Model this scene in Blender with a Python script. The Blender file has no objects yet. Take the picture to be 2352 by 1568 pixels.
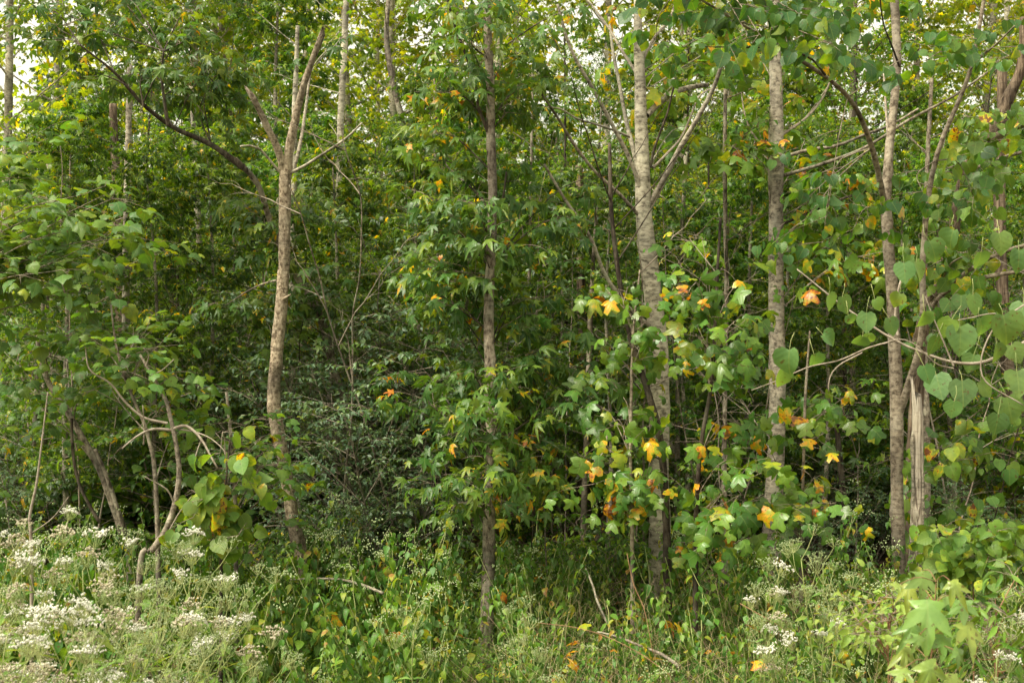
import bpy, math
import numpy as np
from mathutils import Matrix, Vector

scene = bpy.context.scene
COL = scene.collection

# ------------------------------------------------------------------ camera, sky, sun, exposure
F = 2613.0            # focal length in units of a 2352 px wide picture
H = 2.2               # eye height above the ground at the wood's edge
cam_d = bpy.data.cameras.new('camera')
cam_d.lens = 40.0; cam_d.sensor_width = 36.0
cam_d.clip_start = 0.1; cam_d.clip_end = 2000
cam_d.dof.use_dof = True; cam_d.dof.focus_distance = 8.2; cam_d.dof.aperture_fstop = 4.5
cam = bpy.data.objects.new('camera', cam_d); COL.objects.link(cam)
cam.location = (0, 0, H); cam.rotation_euler = (math.radians(90), 0, 0)
scene.camera = cam

SUN_EL, SUN_AZ = 57.0, 238.0      # azimuth clockwise from +Y
world = bpy.data.worlds.new('World'); scene.world = world
world.use_nodes = True
wn = world.node_tree.nodes; wl = world.node_tree.links
sky = wn.new('ShaderNodeTexSky'); sky.sky_type = 'NISHITA'; sky.sun_disc = False
sky.sun_elevation = math.radians(SUN_EL); sky.sun_rotation = math.radians(SUN_AZ)
sky.dust_density = 4.0; sky.air_density = 1.0
hs = wn.new('ShaderNodeHueSaturation'); hs.inputs['Saturation'].default_value = 0.16
wl.new(sky.outputs[0], hs.inputs['Color']); wb = wn.new('ShaderNodeMix'); wb.data_type = 'RGBA'; wb.blend_type = 'MULTIPLY'; wb.inputs[0].default_value = 1.0
wb.inputs[7].default_value = (1.07, 1.01, 0.79, 1)
wl.new(hs.outputs[0], wb.inputs[6]); wl.new(wb.outputs[2], wn['Background'].inputs[0])
wn['Background'].inputs[1].default_value = 0.125

sun_d = bpy.data.lights.new('sun', 'SUN'); sun_d.energy = 1.5; sun_d.angle = math.radians(11)
sun_d.color = (1.0, 0.94, 0.82)
sun = bpy.data.objects.new('sun', sun_d); COL.objects.link(sun)
el, az = math.radians(SUN_EL), math.radians(SUN_AZ)
sdir = Vector((math.sin(az) * math.cos(el), math.cos(az) * math.cos(el), math.sin(el)))
sun.rotation_euler = sdir.to_track_quat('Z', 'Y').to_euler(); sun.location = (0, -5, 30)

scene.view_settings.view_transform = 'Standard'
scene.view_settings.look = 'None'
scene.view_settings.gamma = 1.0
scene.view_settings.use_curve_mapping = False
scene.view_settings.exposure = 1.64
cy = scene.cycles
cy.max_bounces = 10; cy.diffuse_bounces = 4; cy.glossy_bounces = 2; cy.transmission_bounces = 6
cy.caustics_reflective = False; cy.caustics_refractive = False
cy.sample_clamp_indirect = 6.0

# ------------------------------------------------------------------ helpers
UP = np.array([0, 0, 1.0])

def P(px, py, d):
    return np.array([(px - 1176) / F * d, d, H - (py - 784) / F * d])

def nrm(a):
    return a / np.maximum(np.linalg.norm(a, axis=-1, keepdims=True), 1e-9)

def smooth_path(pts, k):
    """Catmull-Rom resample of an (n,c) array to k rows, evenly along its length"""
    p = np.asarray(pts, float)
    if len(p) == 2:
        t = np.linspace(0, 1, k)[:, None]
        return p[0] * (1 - t) + p[1] * t
    q = np.vstack([2 * p[0] - p[1], p, 2 * p[-1] - p[-2]])
    res = []
    for i in range(len(p) - 1):
        a, b, c, d = q[i], q[i + 1], q[i + 2], q[i + 3]
        t = np.linspace(0, 1, 12, endpoint=(i == len(p) - 2))[:, None]
        res.append(0.5 * ((2 * b) + (-a + c) * t + (2 * a - 5 * b + 4 * c - d) * t ** 2 + (-a + 3 * b - 3 * c + d) * t ** 3))
    r = np.vstack(res)
    s = np.concatenate([[0], np.cumsum(np.linalg.norm(np.diff(r[:, :3], axis=0), axis=1))])
    u = np.linspace(0, s[-1], k)
    return np.stack([np.interp(u, s, r[:, j]) for j in range(r.shape[1])], 1)

def tubes(Pt, R, sides):
    """Pt (n,k,3), R (n,k) or (n,k,sides) -> verts, tris of n tapered tubes"""
    n, k, _ = Pt.shape
    T = nrm(np.gradient(Pt, axis=1))
    ref = np.where(np.abs(nrm(Pt[:, -1] - Pt[:, 0])[:, 2:3]) > 0.7, np.array([[1.0, 0, 0]]), np.array([[0, 0, 1.0]]))
    A = nrm(np.cross(T, ref[:, None, :])); B = np.cross(T, A)
    th = np.linspace(0, 2 * np.pi, sides, endpoint=False)
    if R.ndim == 2: R = np.repeat(R[:, :, None], sides, 2)
    V = Pt[:, :, None, :] + R[..., None] * (A[:, :, None, :] * np.cos(th)[None, None, :, None] + B[:, :, None, :] * np.sin(th)[None, None, :, None])
    V = V.reshape(-1, 3)
    i = np.arange(n)[:, None, None] * (k * sides); r = np.arange(k - 1)[None, :, None] * sides
    s = np.arange(sides)[None, None, :]; s2 = (s + 1) % sides
    a = (i + r + s).ravel(); b = (i + r + s2).ravel(); c = b + sides; d = a + sides
    tris = np.vstack([np.stack([a, b, c], 1), np.stack([a, c, d], 1)])
    # close the far end with a fan on the last ring
    e = np.arange(1, sides - 1)[None, :]
    base = np.arange(n)[:, None] * (k * sides) + (k - 1) * sides
    cap = np.stack([np.broadcast_to(base, (n, sides - 2)).ravel(), (base + e).ravel(), (base + e + 1).ravel()], 1)
    return V, np.vstack([tris, cap])

class Acc:
    def __init__(self): self.v, self.f, self.c, self.n = [], [], [], 0
    def add(self, v, f, c=None):
        self.v.append(v); self.f.append(np.asarray(f) + self.n); self.n += len(v)
        self.c.append(c if c is not None else np.zeros((len(v), 3)))
    def mesh(self, name, mat, smooth=True, attr=False):
        v = np.vstack(self.v).astype(np.float32); f = np.vstack(self.f).astype(np.int32)
        me = bpy.data.meshes.new(name)
        me.vertices.add(len(v)); me.vertices.foreach_set('co', v.ravel())
        me.loops.add(f.size); me.loops.foreach_set('vertex_index', f.ravel())
        me.polygons.add(len(f))
        me.polygons.foreach_set('loop_start', np.arange(0, f.size, 3, dtype=np.int32))
        me.polygons.foreach_set('use_smooth', np.full(len(f), smooth))
        if attr:
            a = me.attributes.new('lc', 'FLOAT_VECTOR', 'POINT')
            a.data.foreach_set('vector', np.vstack(self.c).astype(np.float32).ravel())
        me.update(calc_edges=True)
        me.materials.append(mat)
        return me

def link(name, data, parent=None, loc=None, kind=None):
    o = bpy.data.objects.new(name, data); COL.objects.link(o)
    if parent is not None: o.parent = parent
    if loc is not None: o.location = loc
    if kind: o['kind'] = kind
    return o

def thing(name, label, cat, loc=(0, 0, 0), group=None):
    o = bpy.data.objects.new(name, None); COL.objects.link(o)
    o.empty_display_size = 0.1
    o.location = loc; o['label'] = label; o['category'] = cat
    if group: o['group'] = group
    return o

def tag(o, label, cat, group=None):
    o['label'] = label; o['category'] = cat
    if group: o['group'] = group
    return o

# ------------------------------------------------------------------ materials
def ramp(nt, stops, interp='LINEAR'):
    r = nt.nodes.new('ShaderNodeValToRGB'); e = r.color_ramp.elements
    r.color_ramp.interpolation = interp
    while len(e) > 1: e.remove(e[-1])
    e[0].position = stops[0][0]; e[0].color = (*stops[0][1], 1)
    for p, c in stops[1:]:
        x = e.new(p); x.color = (*c, 1)
    return r

def N(nt, t, **kw):
    n = nt.nodes.new(t)
    for k, v in kw.items(): setattr(n, k, v)
    return n

def mathn(nt, op, a, b=None, c=None):
    n = N(nt, 'ShaderNodeMath', operation=op)
    for i, x in enumerate((a, b, c)):
        if x is None: continue
        if isinstance(x, (int, float)): n.inputs[i].default_value = x
        else: nt.links.new(x, n.inputs[i])
    return n.outputs[0]

def mixc(nt, fac, a, b, blend='MIX'):
    n = N(nt, 'ShaderNodeMix', data_type='RGBA', blend_type=blend)
    for i, x in ((0, fac), (6, a), (7, b)):
        if isinstance(x, (int, float)): n.inputs[i].default_value = x
        elif isinstance(x, tuple): n.inputs[i].default_value = (*x, 1)
        else: nt.links.new(x, n.inputs[i])
    return n.outputs[2]

def leaf_mat(name, stops, rough=0.42, trans=0.42, veins=True, tgain=(1.75, 1.5, 0.7), vein_n=5.0, spec=0.5):
    m = bpy.data.materials.new(name); m.use_nodes = True
    nt = m.node_tree; nt.nodes.clear(); L = nt.links
    out = N(nt, 'ShaderNodeOutputMaterial')
    at = N(nt, 'ShaderNodeAttribute', attribute_name='lc')
    sp = N(nt, 'ShaderNodeSeparateXYZ'); L.new(at.outputs['Vector'], sp.inputs[0])
    g0 = N(nt, 'ShaderNodeNewGeometry'); nb = N(nt, 'ShaderNodeTexNoise'); nb.inputs['Scale'].default_value = 22.0; nb.inputs['Detail'].default_value = 3.0
    L.new(g0.outputs['Position'], nb.inputs['Vector'])
    bl = mathn(nt, 'MULTIPLY', mathn(nt, 'SUBTRACT', nb.outputs[0], 0.53), 0.30)
    r = ramp(nt, stops); L.new(mathn(nt, 'ADD', sp.outputs[2], bl), r.inputs[0])
    col = r.outputs[0]
    oi = N(nt, 'ShaderNodeObjectInfo')
    # blotches and a per-object change of value
    geo = N(nt, 'ShaderNodeNewGeometry')
    no = N(nt, 'ShaderNodeTexNoise'); no.inputs['Scale'].default_value = 14.0; no.inputs['Detail'].default_value = 3.0
    L.new(geo.outputs['Position'], no.inputs['Vector'])
    hsv = N(nt, 'ShaderNodeHueSaturation')
    L.new(col, hsv.inputs['Color'])
    L.new(mathn(nt, 'MULTIPLY_ADD', no.outputs[0], 0.9, mathn(nt, 'MULTIPLY_ADD', oi.outputs['Random'], 0.35, 0.40)), hsv.inputs['Value'])
    L.new(mathn(nt, 'MULTIPLY_ADD', no.outputs[0], -0.03, mathn(nt, 'MULTIPLY_ADD', oi.outputs['Random'], 0.02, 0.505)), hsv.inputs['Hue'])
    col = hsv.outputs[0]
    bump = None
    if veins:
        au = mathn(nt, 'ABSOLUTE', sp.outputs[0])
        mid = mathn(nt, 'LESS_THAN', au, 0.022)
        ph = mathn(nt, 'MULTIPLY', mathn(nt, 'SUBTRACT', sp.outputs[1], mathn(nt, 'MULTIPLY', au, 0.75)), vein_n * 6.2832)
        sv = mathn(nt, 'SINE', ph)
        side = mathn(nt, 'GREATER_THAN', sv, 0.93)
        v = mathn(nt, 'MAXIMUM', mid, mathn(nt, 'MULTIPLY', side, 0.25))
        col = mixc(nt, mathn(nt, 'MULTIPLY', v, 0.35), col, (0.22, 0.30, 0.08))
        bp = N(nt, 'ShaderNodeBump'); bp.inputs['Strength'].default_value = 0.12; bp.inputs['Distance'].default_value = 0.002
        L.new(sv, bp.inputs['Height']); bump = bp.outputs[0]
    # small brown spots
    n2 = N(nt, 'ShaderNodeTexNoise'); n2.inputs['Scale'].default_value = 48.0; n2.inputs['Detail'].default_value = 2.0
    L.new(geo.outputs['Position'], n2.inputs['Vector'])
    spot = mathn(nt, 'MULTIPLY', mathn(nt, 'GREATER_THAN', n2.outputs[0], 0.665), 0.65)
    col = mixc(nt, spot, col, (0.10, 0.05, 0.015))
    pale = mixc(nt, mathn(nt, 'MULTIPLY', geo.outputs['Backfacing'], 0.35), col, (0.14, 0.19, 0.08))
    pr = N(nt, 'ShaderNodeBsdfPrincipled')
    L.new(pale, pr.inputs['Base Color']); pr.inputs['Roughness'].default_value = rough
    pr.inputs['Specular IOR Level'].default_value = spec
    if bump: L.new(bump, pr.inputs['Normal'])
    tr = N(nt, 'ShaderNodeBsdfTranslucent')
    tc = mixc(nt, 1.0, col, tgain, 'MULTIPLY')
    L.new(tc, tr.inputs['Color'])
    mx = N(nt, 'ShaderNodeMixShader'); mx.inputs[0].default_value = trans
    L.new(pr.outputs[0], mx.inputs[1]); L.new(tr.outputs[0], mx.inputs[2])
    L.new(mx.outputs[0], out.inputs[0])
    return m

def bark_mat(name, dark, mid, light, lichen=(0.32, 0.34, 0.27), lich=0.25, vs=0.18, scale=26.0, bump=0.6, bands=0.0):
    m = bpy.data.materials.new(name); m.use_nodes = True
    nt = m.node_tree; L = nt.links; pr = nt.nodes['Principled BSDF']
    tc = N(nt, 'ShaderNodeTexCoord'); mp = N(nt, 'ShaderNodeMapping'); mp.inputs['Scale'].default_value = (1, 1, vs)
    L.new(tc.outputs['Object'], mp.inputs[0])
    n1 = N(nt, 'ShaderNodeTexNoise'); n1.inputs['Scale'].default_value = scale; n1.inputs['Detail'].default_value = 7; n1.inputs['Roughness'].default_value = 0.68
    L.new(mp.outputs[0], n1.inputs['Vector'])
    r = ramp(nt, [(0.38, dark), (0.47, mid), (0.60, light)]); L.new(n1.outputs[0], r.inputs[0])
    n2 = N(nt, 'ShaderNodeTexNoise'); n2.inputs['Scale'].default_value = 5.0; n2.inputs['Detail'].default_value = 6; n2.inputs['Roughness'].default_value = 0.7
    L.new(tc.outputs['Object'], n2.inputs['Vector'])
    r2 = ramp(nt, [(0.50, (0, 0, 0)), (0.62, (1, 1, 1))]); L.new(n2.outputs[0], r2.inputs[0])
    col = mixc(nt, mathn(nt, 'MULTIPLY', r2.outputs[0], lich), r.outputs[0], lichen)
    n3 = N(nt, 'ShaderNodeTexNoise'); n3.inputs['Scale'].default_value = 2.2; n3.inputs['Detail'].default_value = 3
    L.new(tc.outputs['Object'], n3.inputs['Vector'])
    r3 = ramp(nt, [(0.38, (0.50, 0.48, 0.46)), (0.60, (1.15, 1.10, 1.02))]); L.new(n3.outputs[0], r3.inputs[0])
    col = mixc(nt, 1.0, col, r3.outputs[0], 'MULTIPLY')
    # short dark cross marks
    mp2 = N(nt, 'ShaderNodeMapping'); mp2.inputs['Scale'].default_value = (0.35, 0.35, 2.2)
    L.new(tc.outputs['Object'], mp2.inputs[0])
    n4 = N(nt, 'ShaderNodeTexNoise'); n4.inputs['Scale'].default_value = 22.0; n4.inputs['Detail'].default_value = 4
    L.new(mp2.outputs[0], n4.inputs['Vector'])
    r4 = ramp(nt, [(0.58, (0, 0, 0)), (0.66, (1, 1, 1))]); L.new(n4.outputs[0], r4.inputs[0])
    col = mixc(nt, mathn(nt, 'MULTIPLY', r4.outputs[0], 0.35 + bands), col, dark)
    L.new(col, pr.inputs['Base Color'])
    pr.inputs['Roughness'].default_value = 0.9; pr.inputs['Specular IOR Level'].default_value = 0.2
    hb = mathn(nt, 'ADD', n1.outputs[0], mathn(nt, 'MULTIPLY', n4.outputs[0], 0.4))
    b = N(nt, 'ShaderNodeBump'); b.inputs['Strength'].default_value = bump; b.inputs['Distance'].default_value = 0.012
    L.new(hb, b.inputs['Height']); L.new(b.outputs[0], pr.inputs['Normal'])
    return m

def plain_mat(name, stops, rough=0.8, scale=20.0, trans=0.0):
    m = bpy.data.materials.new(name); m.use_nodes = True
    nt = m.node_tree; L = nt.links; pr = nt.nodes['Principled BSDF']
    geo = N(nt, 'ShaderNodeNewGeometry')
    n1 = N(nt, 'ShaderNodeTexNoise'); n1.inputs['Scale'].default_value = scale; n1.inputs['Detail'].default_value = 5
    L.new(geo.outputs['Position'], n1.inputs['Vector'])
    r = ramp(nt, stops); L.new(n1.outputs[0], r.inputs[0])
    L.new(r.outputs[0], pr.inputs['Base Color']); pr.inputs['Roughness'].default_value = rough
    pr.inputs['Specular IOR Level'].default_value = 0.3
    if trans:
        out = nt.nodes['Material Output']
        tr = N(nt, 'ShaderNodeBsdfTranslucent'); L.new(r.outputs[0], tr.inputs[0])
        mx = N(nt, 'ShaderNodeMixShader'); mx.inputs[0].default_value = trans
        L.new(pr.outputs[0], mx.inputs[1]); L.new(tr.outputs[0], mx.inputs[2]); L.new(mx.outputs[0], out.inputs[0])
    return m

G = lambda *s: list(s)
YEL, ORA, BRO = (0.56, 0.34, 0.012), (0.44, 0.14, 0.012), (0.16, 0.055, 0.02)
M = {
 'gum': leaf_mat('sweetgum leaf', G((0, (0.030, 0.085, 0.016)), (0.4, (0.048, 0.125, 0.020)), (0.75, (0.085, 0.17, 0.018)), (0.93, (0.18, 0.25, 0.02)), (0.965, YEL), (1, ORA)), rough=0.42, spec=.4, tgain=(1.9, 1.6, 0.5)),
 'gumfar': leaf_mat('woodland leaf', G((0, (0.020, 0.056, 0.008)), (0.4, (0.042, 0.108, 0.012)), (0.75, (0.10, 0.185, 0.014)), (0.97, (0.18, 0.25, 0.018)), (1, YEL)), rough=0.42, spec=.4, veins=False, tgain=(2.3, 2.1, 0.4), trans=.45),  # dark end lowered to deepen the forest shade; transmission gain raised as painted backlight
 'canopy': leaf_mat('backlit canopy leaf', G((0, (0.08, 0.155, 0.012)), (0.4, (0.15, 0.235, 0.014)), (0.75, (0.24, 0.31, 0.016)), (0.95, (0.33, 0.37, 0.02)), (1, YEL)), rough=0.5, spec=.3, trans=0.62, veins=False, tgain=(1.9, 1.6, 0.5)),  # backlight painted in: greens pushed to bright yellow green; last stop is autumn yellow
 'tulip': leaf_mat('tulip tree leaf', G((0, (0.048, 0.125, 0.018)), (0.45, (0.078, 0.175, 0.024)), (0.78, (0.14, 0.24, 0.022)), (0.90, (0.30, 0.34, 0.02)), (0.935, YEL), (0.965, (0.56, 0.25, 0.012)), (0.985, ORA), (1, BRO)), rough=0.36, spec=0.5, tgain=(1.9, 1.6, 0.5)),
 'redbud': leaf_mat('redbud leaf', G((0, (0.034, 0.100, 0.028)), (0.5, (0.055, 0.145, 0.036)), (0.85, (0.10, 0.20, 0.03)), (0.97, (0.25, 0.32, 0.03)), (1, YEL)), rough=0.45, tgain=(2.2, 1.8, 0.3), vein_n=4.5, spec=.45, trans=.5),
 'litbud': leaf_mat('lightened redbud leaf', G((0, (0.075, 0.16, 0.050)), (0.5, (0.11, 0.21, 0.065)), (0.85, (0.17, 0.27, 0.05)), (1, (0.32, 0.36, 0.05))), rough=0.45, tgain=(1.7, 1.5, 0.5), vein_n=4.5, spec=.45, trans=.4),  # redbud leaf lightened to make up for the little skylight it catches
 'grape': leaf_mat('grape leaf', G((0, (0.045, 0.110, 0.024)), (0.5, (0.07, 0.155, 0.030)), (0.87, (0.13, 0.22, 0.028)), (0.965, (0.28, 0.33, 0.03)), (0.99, YEL), (1, BRO)), rough=0.5, tgain=(2.0, 1.7, 0.4), vein_n=4.0, spec=.4),
 'privet': leaf_mat('privet leaf', G((0, (0.055, 0.115, 0.055)), (0.5, (0.085, 0.155, 0.075)), (0.95, (0.11, 0.19, 0.05)), (1, (0.2, 0.22, 0.04))), rough=0.42, veins=False, trans=0.32, spec=.45),
 'weed': leaf_mat('weed leaf', G((0, (0.035, 0.100, 0.014)), (0.5, (0.075, 0.175, 0.022)), (0.88, (0.16, 0.27, 0.03)), (0.97, (0.30, 0.31, 0.04)), (1, (0.28, 0.15, 0.04))), rough=0.5, veins=False, trans=0.42, spec=.4, tgain=(1.9, 1.6, 0.5)),
 'bone': leaf_mat('boneset leaf', G((0, (0.10, 0.21, 0.03)), (0.5, (0.16, 0.28, 0.045)), (1, (0.28, 0.36, 0.07))), rough=0.55, trans=0.4, vein_n=6, spec=.4),
 'young': leaf_mat('young sweetgum leaf', G((0, (0.11, 0.21, 0.05)), (0.5, (0.17, 0.28, 0.065)), (1, (0.28, 0.35, 0.06))), rough=0.33, spec=0.6, trans=0.35),
 'dead': leaf_mat('dead leaf', G((0, (0.09, 0.045, 0.022)), (0.5, (0.16, 0.085, 0.04)), (1, (0.28, 0.17, 0.09))), rough=0.75, trans=0.15, veins=False, tgain=(1.2, 0.9, 0.6)),
 'tan': bark_mat('tan furrowed bark', (0.085, 0.062, 0.042), (0.255, 0.21, 0.155), (0.41, 0.355, 0.275), lich=0.12, vs=0.8, scale=40, bump=.9, bands=.2),
 'greybrown': bark_mat('grey brown bark', (0.055, 0.044, 0.034), (0.175, 0.15, 0.12), (0.33, 0.295, 0.245), lich=0.45, vs=0.55, scale=36, bump=.8, bands=.15),
 'palegrey': bark_mat('pale smooth bark', (0.11, 0.10, 0.08), (0.33, 0.31, 0.25), (0.48, 0.46, 0.38), lichen=(0.50, 0.50, 0.40), lich=0.35, vs=1.8, scale=18, bump=0.45, bands=0.25),
 'grey': bark_mat('grey lichened bark', (0.09, 0.08, 0.065), (0.25, 0.225, 0.185), (0.40, 0.37, 0.31), lichen=(0.42, 0.43, 0.37), lich=0.45, vs=1.4, scale=24, bump=0.6, bands=0.25),
 'redbudbark': bark_mat('brown redbud bark', (0.075, 0.060, 0.045), (0.19, 0.16, 0.125), (0.31, 0.275, 0.22), lichen=(0.44, 0.42, 0.36), lich=0.35, vs=1.2, scale=26, bump=0.5, bands=.1),
 'dark': bark_mat('dark brown bark', (0.018, 0.013, 0.010), (0.045, 0.035, 0.027), (0.10, 0.085, 0.065), lich=0.12, vs=0.25, scale=34),  # deep brown bark tone with a little lichen
 'brown': bark_mat('shaggy brown bark', (0.035, 0.024, 0.017), (0.105, 0.078, 0.056), (0.21, 0.165, 0.125), lich=0.08, vs=0.1, scale=46, bump=0.9),
 'silver': bark_mat('weathered bare wood', (0.10, 0.08, 0.065), (0.36, 0.32, 0.27), (0.54, 0.50, 0.44), lich=0.05, vs=0.05, scale=60, bump=0.7),
 'twig': plain_mat('twig bark', G((0.3, (0.10, 0.075, 0.055)), (0.6, (0.26, 0.21, 0.16))), 0.85, 30),
 'paletwig': plain_mat('pale dead twig', G((0.3, (0.16, 0.125, 0.09)), (0.6, (0.31, 0.265, 0.21))), 0.85, 30),
 'stem': plain_mat('green stem', G((0.3, (0.16, 0.24, 0.07)), (0.6, (0.34, 0.36, 0.14))), 0.6, 10),
 'redstem': plain_mat('reddish dry stem', G((0.3, (0.14, 0.065, 0.035)), (0.6, (0.27, 0.16, 0.08))), 0.7, 12),
 'straw': plain_mat('dry straw', G((0.3, (0.30, 0.22, 0.12)), (0.65, (0.52, 0.42, 0.25))), 0.8, 9, 0.2),
 'grass': plain_mat('green grass blade', G((0.3, (0.06, 0.13, 0.02)), (0.5, (0.10, 0.18, 0.03)), (0.7, (0.22, 0.24, 0.07))), 0.6, 6, 0.35),
 'white': plain_mat('white florets', G((0.33, (0.46, 0.47, 0.34)), (0.55, (0.76, 0.75, 0.66))), 0.8, 60, 0.25),
 'cream': plain_mat('fading cream florets', G((0.35, (0.30, 0.24, 0.14)), (0.55, (0.56, 0.52, 0.38))), 0.8, 70, 0.2),
 'bud': plain_mat('pale green buds', G((0.3, (0.20, 0.29, 0.10)), (0.6, (0.42, 0.48, 0.26))), 0.7, 80, 0.2),
 'soil': plain_mat('forest soil', G((0.3, (0.030, 0.020, 0.012)), (0.5, (0.07, 0.048, 0.028)), (0.7, (0.13, 0.09, 0.05))), 0.95, 3.0),
}

# ------------------------------------------------------------------ leaf templates: base at origin, tip +Y, face +Z
def strip_leaf(half, fold=0.18, droop=0.35, wave=0.0, seed=0):
    """half outline from base to tip, (x, y) with x > 0 between; mirrored about a folded midrib"""
    r = np.random.default_rng(seed)
    h = np.array(half, float); n = len(h)
    y0, y1 = 0.0, h[-1, 1]
    ys = np.linspace(y0, y1, n + 2)
    mid = np.stack([np.zeros(n + 2), ys, np.zeros(n + 2)], 1)
    hs_ = np.vstack([h]); 
    V = [*mid]; 
    def side(s):
        idx = []
        for (x, y) in hs_[:-1]:
            V.append(np.array([s * x * (1 + r.uniform(-.07, .07)), y + r.uniform(-.02, .02), fold * x + wave * r.uniform(-1, 1)])); idx.append(len(V) - 1)
        return idx
    tris = []
    for s in (1, -1):
        idx = side(s)
        k = len(idx)
        # stitch midrib (0..n+1) with outline idx
        m = [int(round(v)) for v in np.linspace(0, n + 1, k + 2)]
        chain = [0] + idx + [n + 1]
        for j in range(len(chain) - 1):
            a, b = chain[j], chain[j + 1]; ma, mb = m[j], m[j + 1]
            if j == 0: t = [(a, b, mb)]
            elif j == len(chain) - 2: t = [(a, b, ma)]
            else: t = [(a, b, mb), (a, mb, ma)]
            for q in t:
                tris.append(q if s < 0 else (q[0], q[2], q[1]))
            for w in range(min(ma, mb) , max(ma, mb) - 1): pass
    V = np.array(V)
    # unused midrib vertices are harmless; bend the blade
    used = sorted({i for t in tris for i in t}); mp = {u: i for i, u in enumerate(used)}
    V = V[used]; tris = np.array([[mp[i] for i in t] for t in tris])
    c = V.copy()
    V[:, 2] -= droop * V[:, 1] ** 2
    V[:, 1] -= 0.3 * droop * np.maximum(V[:, 1], 0) ** 3
    a, b, cc = V[tris[:, 0]], V[tris[:, 1]], V[tris[:, 2]]
    nz = np.cross(b - a, cc - a)[:, 2]
    tris[nz < 0] = tris[nz < 0][:, ::-1]
    return V, tris, c

def fan_leaf(outline, centre=(0, 0.32), cup=0.15, droop=0.3, seed=0, inner=False):
    r = np.random.default_rng(seed)
    o = np.array(outline, float); o = o + r.normal(0, 0.018, o.shape) * (np.abs(o).sum(1) > 0.01)[:, None]
    c = np.array(centre)
    n = len(o)
    d = np.linalg.norm(o - c, axis=1)
    z = -cup * (d / d.max()) ** 2 + r.normal(0, 0.03, n)
    V = np.vstack([[c[0], c[1], 0.02], np.c_[o, z]])
    tris = np.array([(0, i + 1, (i + 1) % n + 1) for i in range(n)])
    cc = V.copy()
    V[:, 2] -= droop * V[:, 1] ** 2
    a, b, e = V[tris[:, 0]], V[tris[:, 1]], V[tris[:, 2]]
    nz = np.cross(b - a, e - a)[:, 2]
    tris[nz < 0] = tris[nz < 0][:, ::-1]
    return V, tris, cc

def star_outline(full):
    lobes = [(-118, 0.52), (-58, 0.74), (0, 0.82), (58, 0.74), (118, 0.52)]
    pts = []
    cx, cy_ = 0.0, 0.26
    for i, (a, l) in enumerate(lobes):
        A = math.radians(a)
        f = lambda ang, rr: (cx + rr * math.sin(ang), cy_ + rr * math.cos(ang))
        if full:
            pts += [f(A - math.radians(17), l * 0.60), f(A, l * .95), f(A + math.radians(17), l * 0.60)]
        else:
            pts += [f(A, l)]
        if i < 4:
            pts += [f(math.radians((a + lobes[i + 1][0]) / 2), 0.29)]
    pts += [(0.0, 0.0)]
    return pts

TULIP = [(0, 0), (0.26, -0.03), (0.56, 0.10), (0.50, 0.34), (0.30, 0.46), (0.50, 0.72), (0.34, 0.84), (0, 0.74), (-0.34, 0.84), (-0.50, 0.72), (-0.30, 0.46), (-0.50, 0.34), (-0.56, 0.10), (-0.26, -0.03)]
GRAPE = [(0, 0.06), (0.16, -0.10), (0.42, -0.02), (0.56, 0.22), (0.48, 0.36), (0.50, 0.55), (0.32, 0.70), (0.20, 0.80), (0, 1.0), (-0.20, 0.80), (-0.32, 0.70), (-0.50, 0.55), (-0.48, 0.36), (-0.56, 0.22), (-0.42, -0.02), (-0.16, -0.10)]
HEART = [(0.22, -0.10), (0.44, 0.05), (0.52, 0.30), (0.42, 0.58), (0.22, 0.82), (0, 1.04)]
OVATE = [(0.16, 0.08), (0.30, 0.30), (0.22, 0.62), (0, 1.0)]
LANCE = [(0.05, 0.12), (0.13, 0.38), (0.08, 0.72), (0, 1.0)]
RHOMB = [(0.25, 0.42), (0, 1.0)]

T = {}
for i in range(6):
    d = [0.1, 0.3, 0.5, 0.2, 0.9, 0.6][i]; f_ = [0.1, 0.25, 0.35, 0.0, 0.5, 0.75][i]
    T.setdefault('gum', []).append(fan_leaf(star_outline(True), (0, 0.28), cup=[.1, .2, .3, .4, .2, .75][i], droop=d, seed=i))
    T.setdefault('gumlow', []).append(fan_leaf(star_outline(False), (0, 0.28), cup=[.1, .22, .34, .46, .2, .7][i], droop=d, seed=i + 7))
    T.setdefault('tulip', []).append(fan_leaf(TULIP, (0, 0.34), cup=[.05, .17, .29, .41, .2, .7][i], droop=d, seed=i + 3))
    T.setdefault('grape', []).append(fan_leaf(GRAPE, (0, 0.36), cup=[.06, .14, .22, .3, .2, .6][i], droop=d * 0.8, seed=i + 5))
    T.setdefault('heart', []).append(strip_leaf(HEART, fold=f_, droop=d * 0.7, wave=0.02, seed=i))
    T.setdefault('ovate', []).append(strip_leaf(OVATE, fold=f_ + 0.1, droop=d, wave=0.015, seed=i))
    T.setdefault('lance', []).append(strip_leaf(LANCE, fold=f_ + 0.1, droop=d * 0.8, wave=0.01, seed=i))
    T.setdefault('rhomb', []).append(strip_leaf(RHOMB, fold=f_ + 0.15, droop=d * 0.7, seed=i))

# ------------------------------------------------------------------ growing
class Out:
    """branches and leaves of one plant, in world (or plant) coordinates"""
    def __init__(self):
        self.limb, self.sub, self.twig = [], [], []       # (pts (n,k,3), radii (n,k))
        self.lp, self.lt, self.ln, self.ls, self.lr = [], [], [], [], []
        self.petiole = []

def leafize(rng, o, base, tip, normal, size, hue):
    o.lp.append(base); o.lt.append(nrm(tip)); o.ln.append(normal); o.ls.append(size); o.lr.append(hue)

def frames(t, n):
    n = n - (n * t).sum(-1, keepdims=True) * t
    bad = np.linalg.norm(n, axis=-1) < 1e-3
    n[bad] = np.array([0.0, 1.0, 0.1])
    n = nrm(n); x = np.cross(t, n)
    return np.stack([x, t, n], -1)

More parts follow.
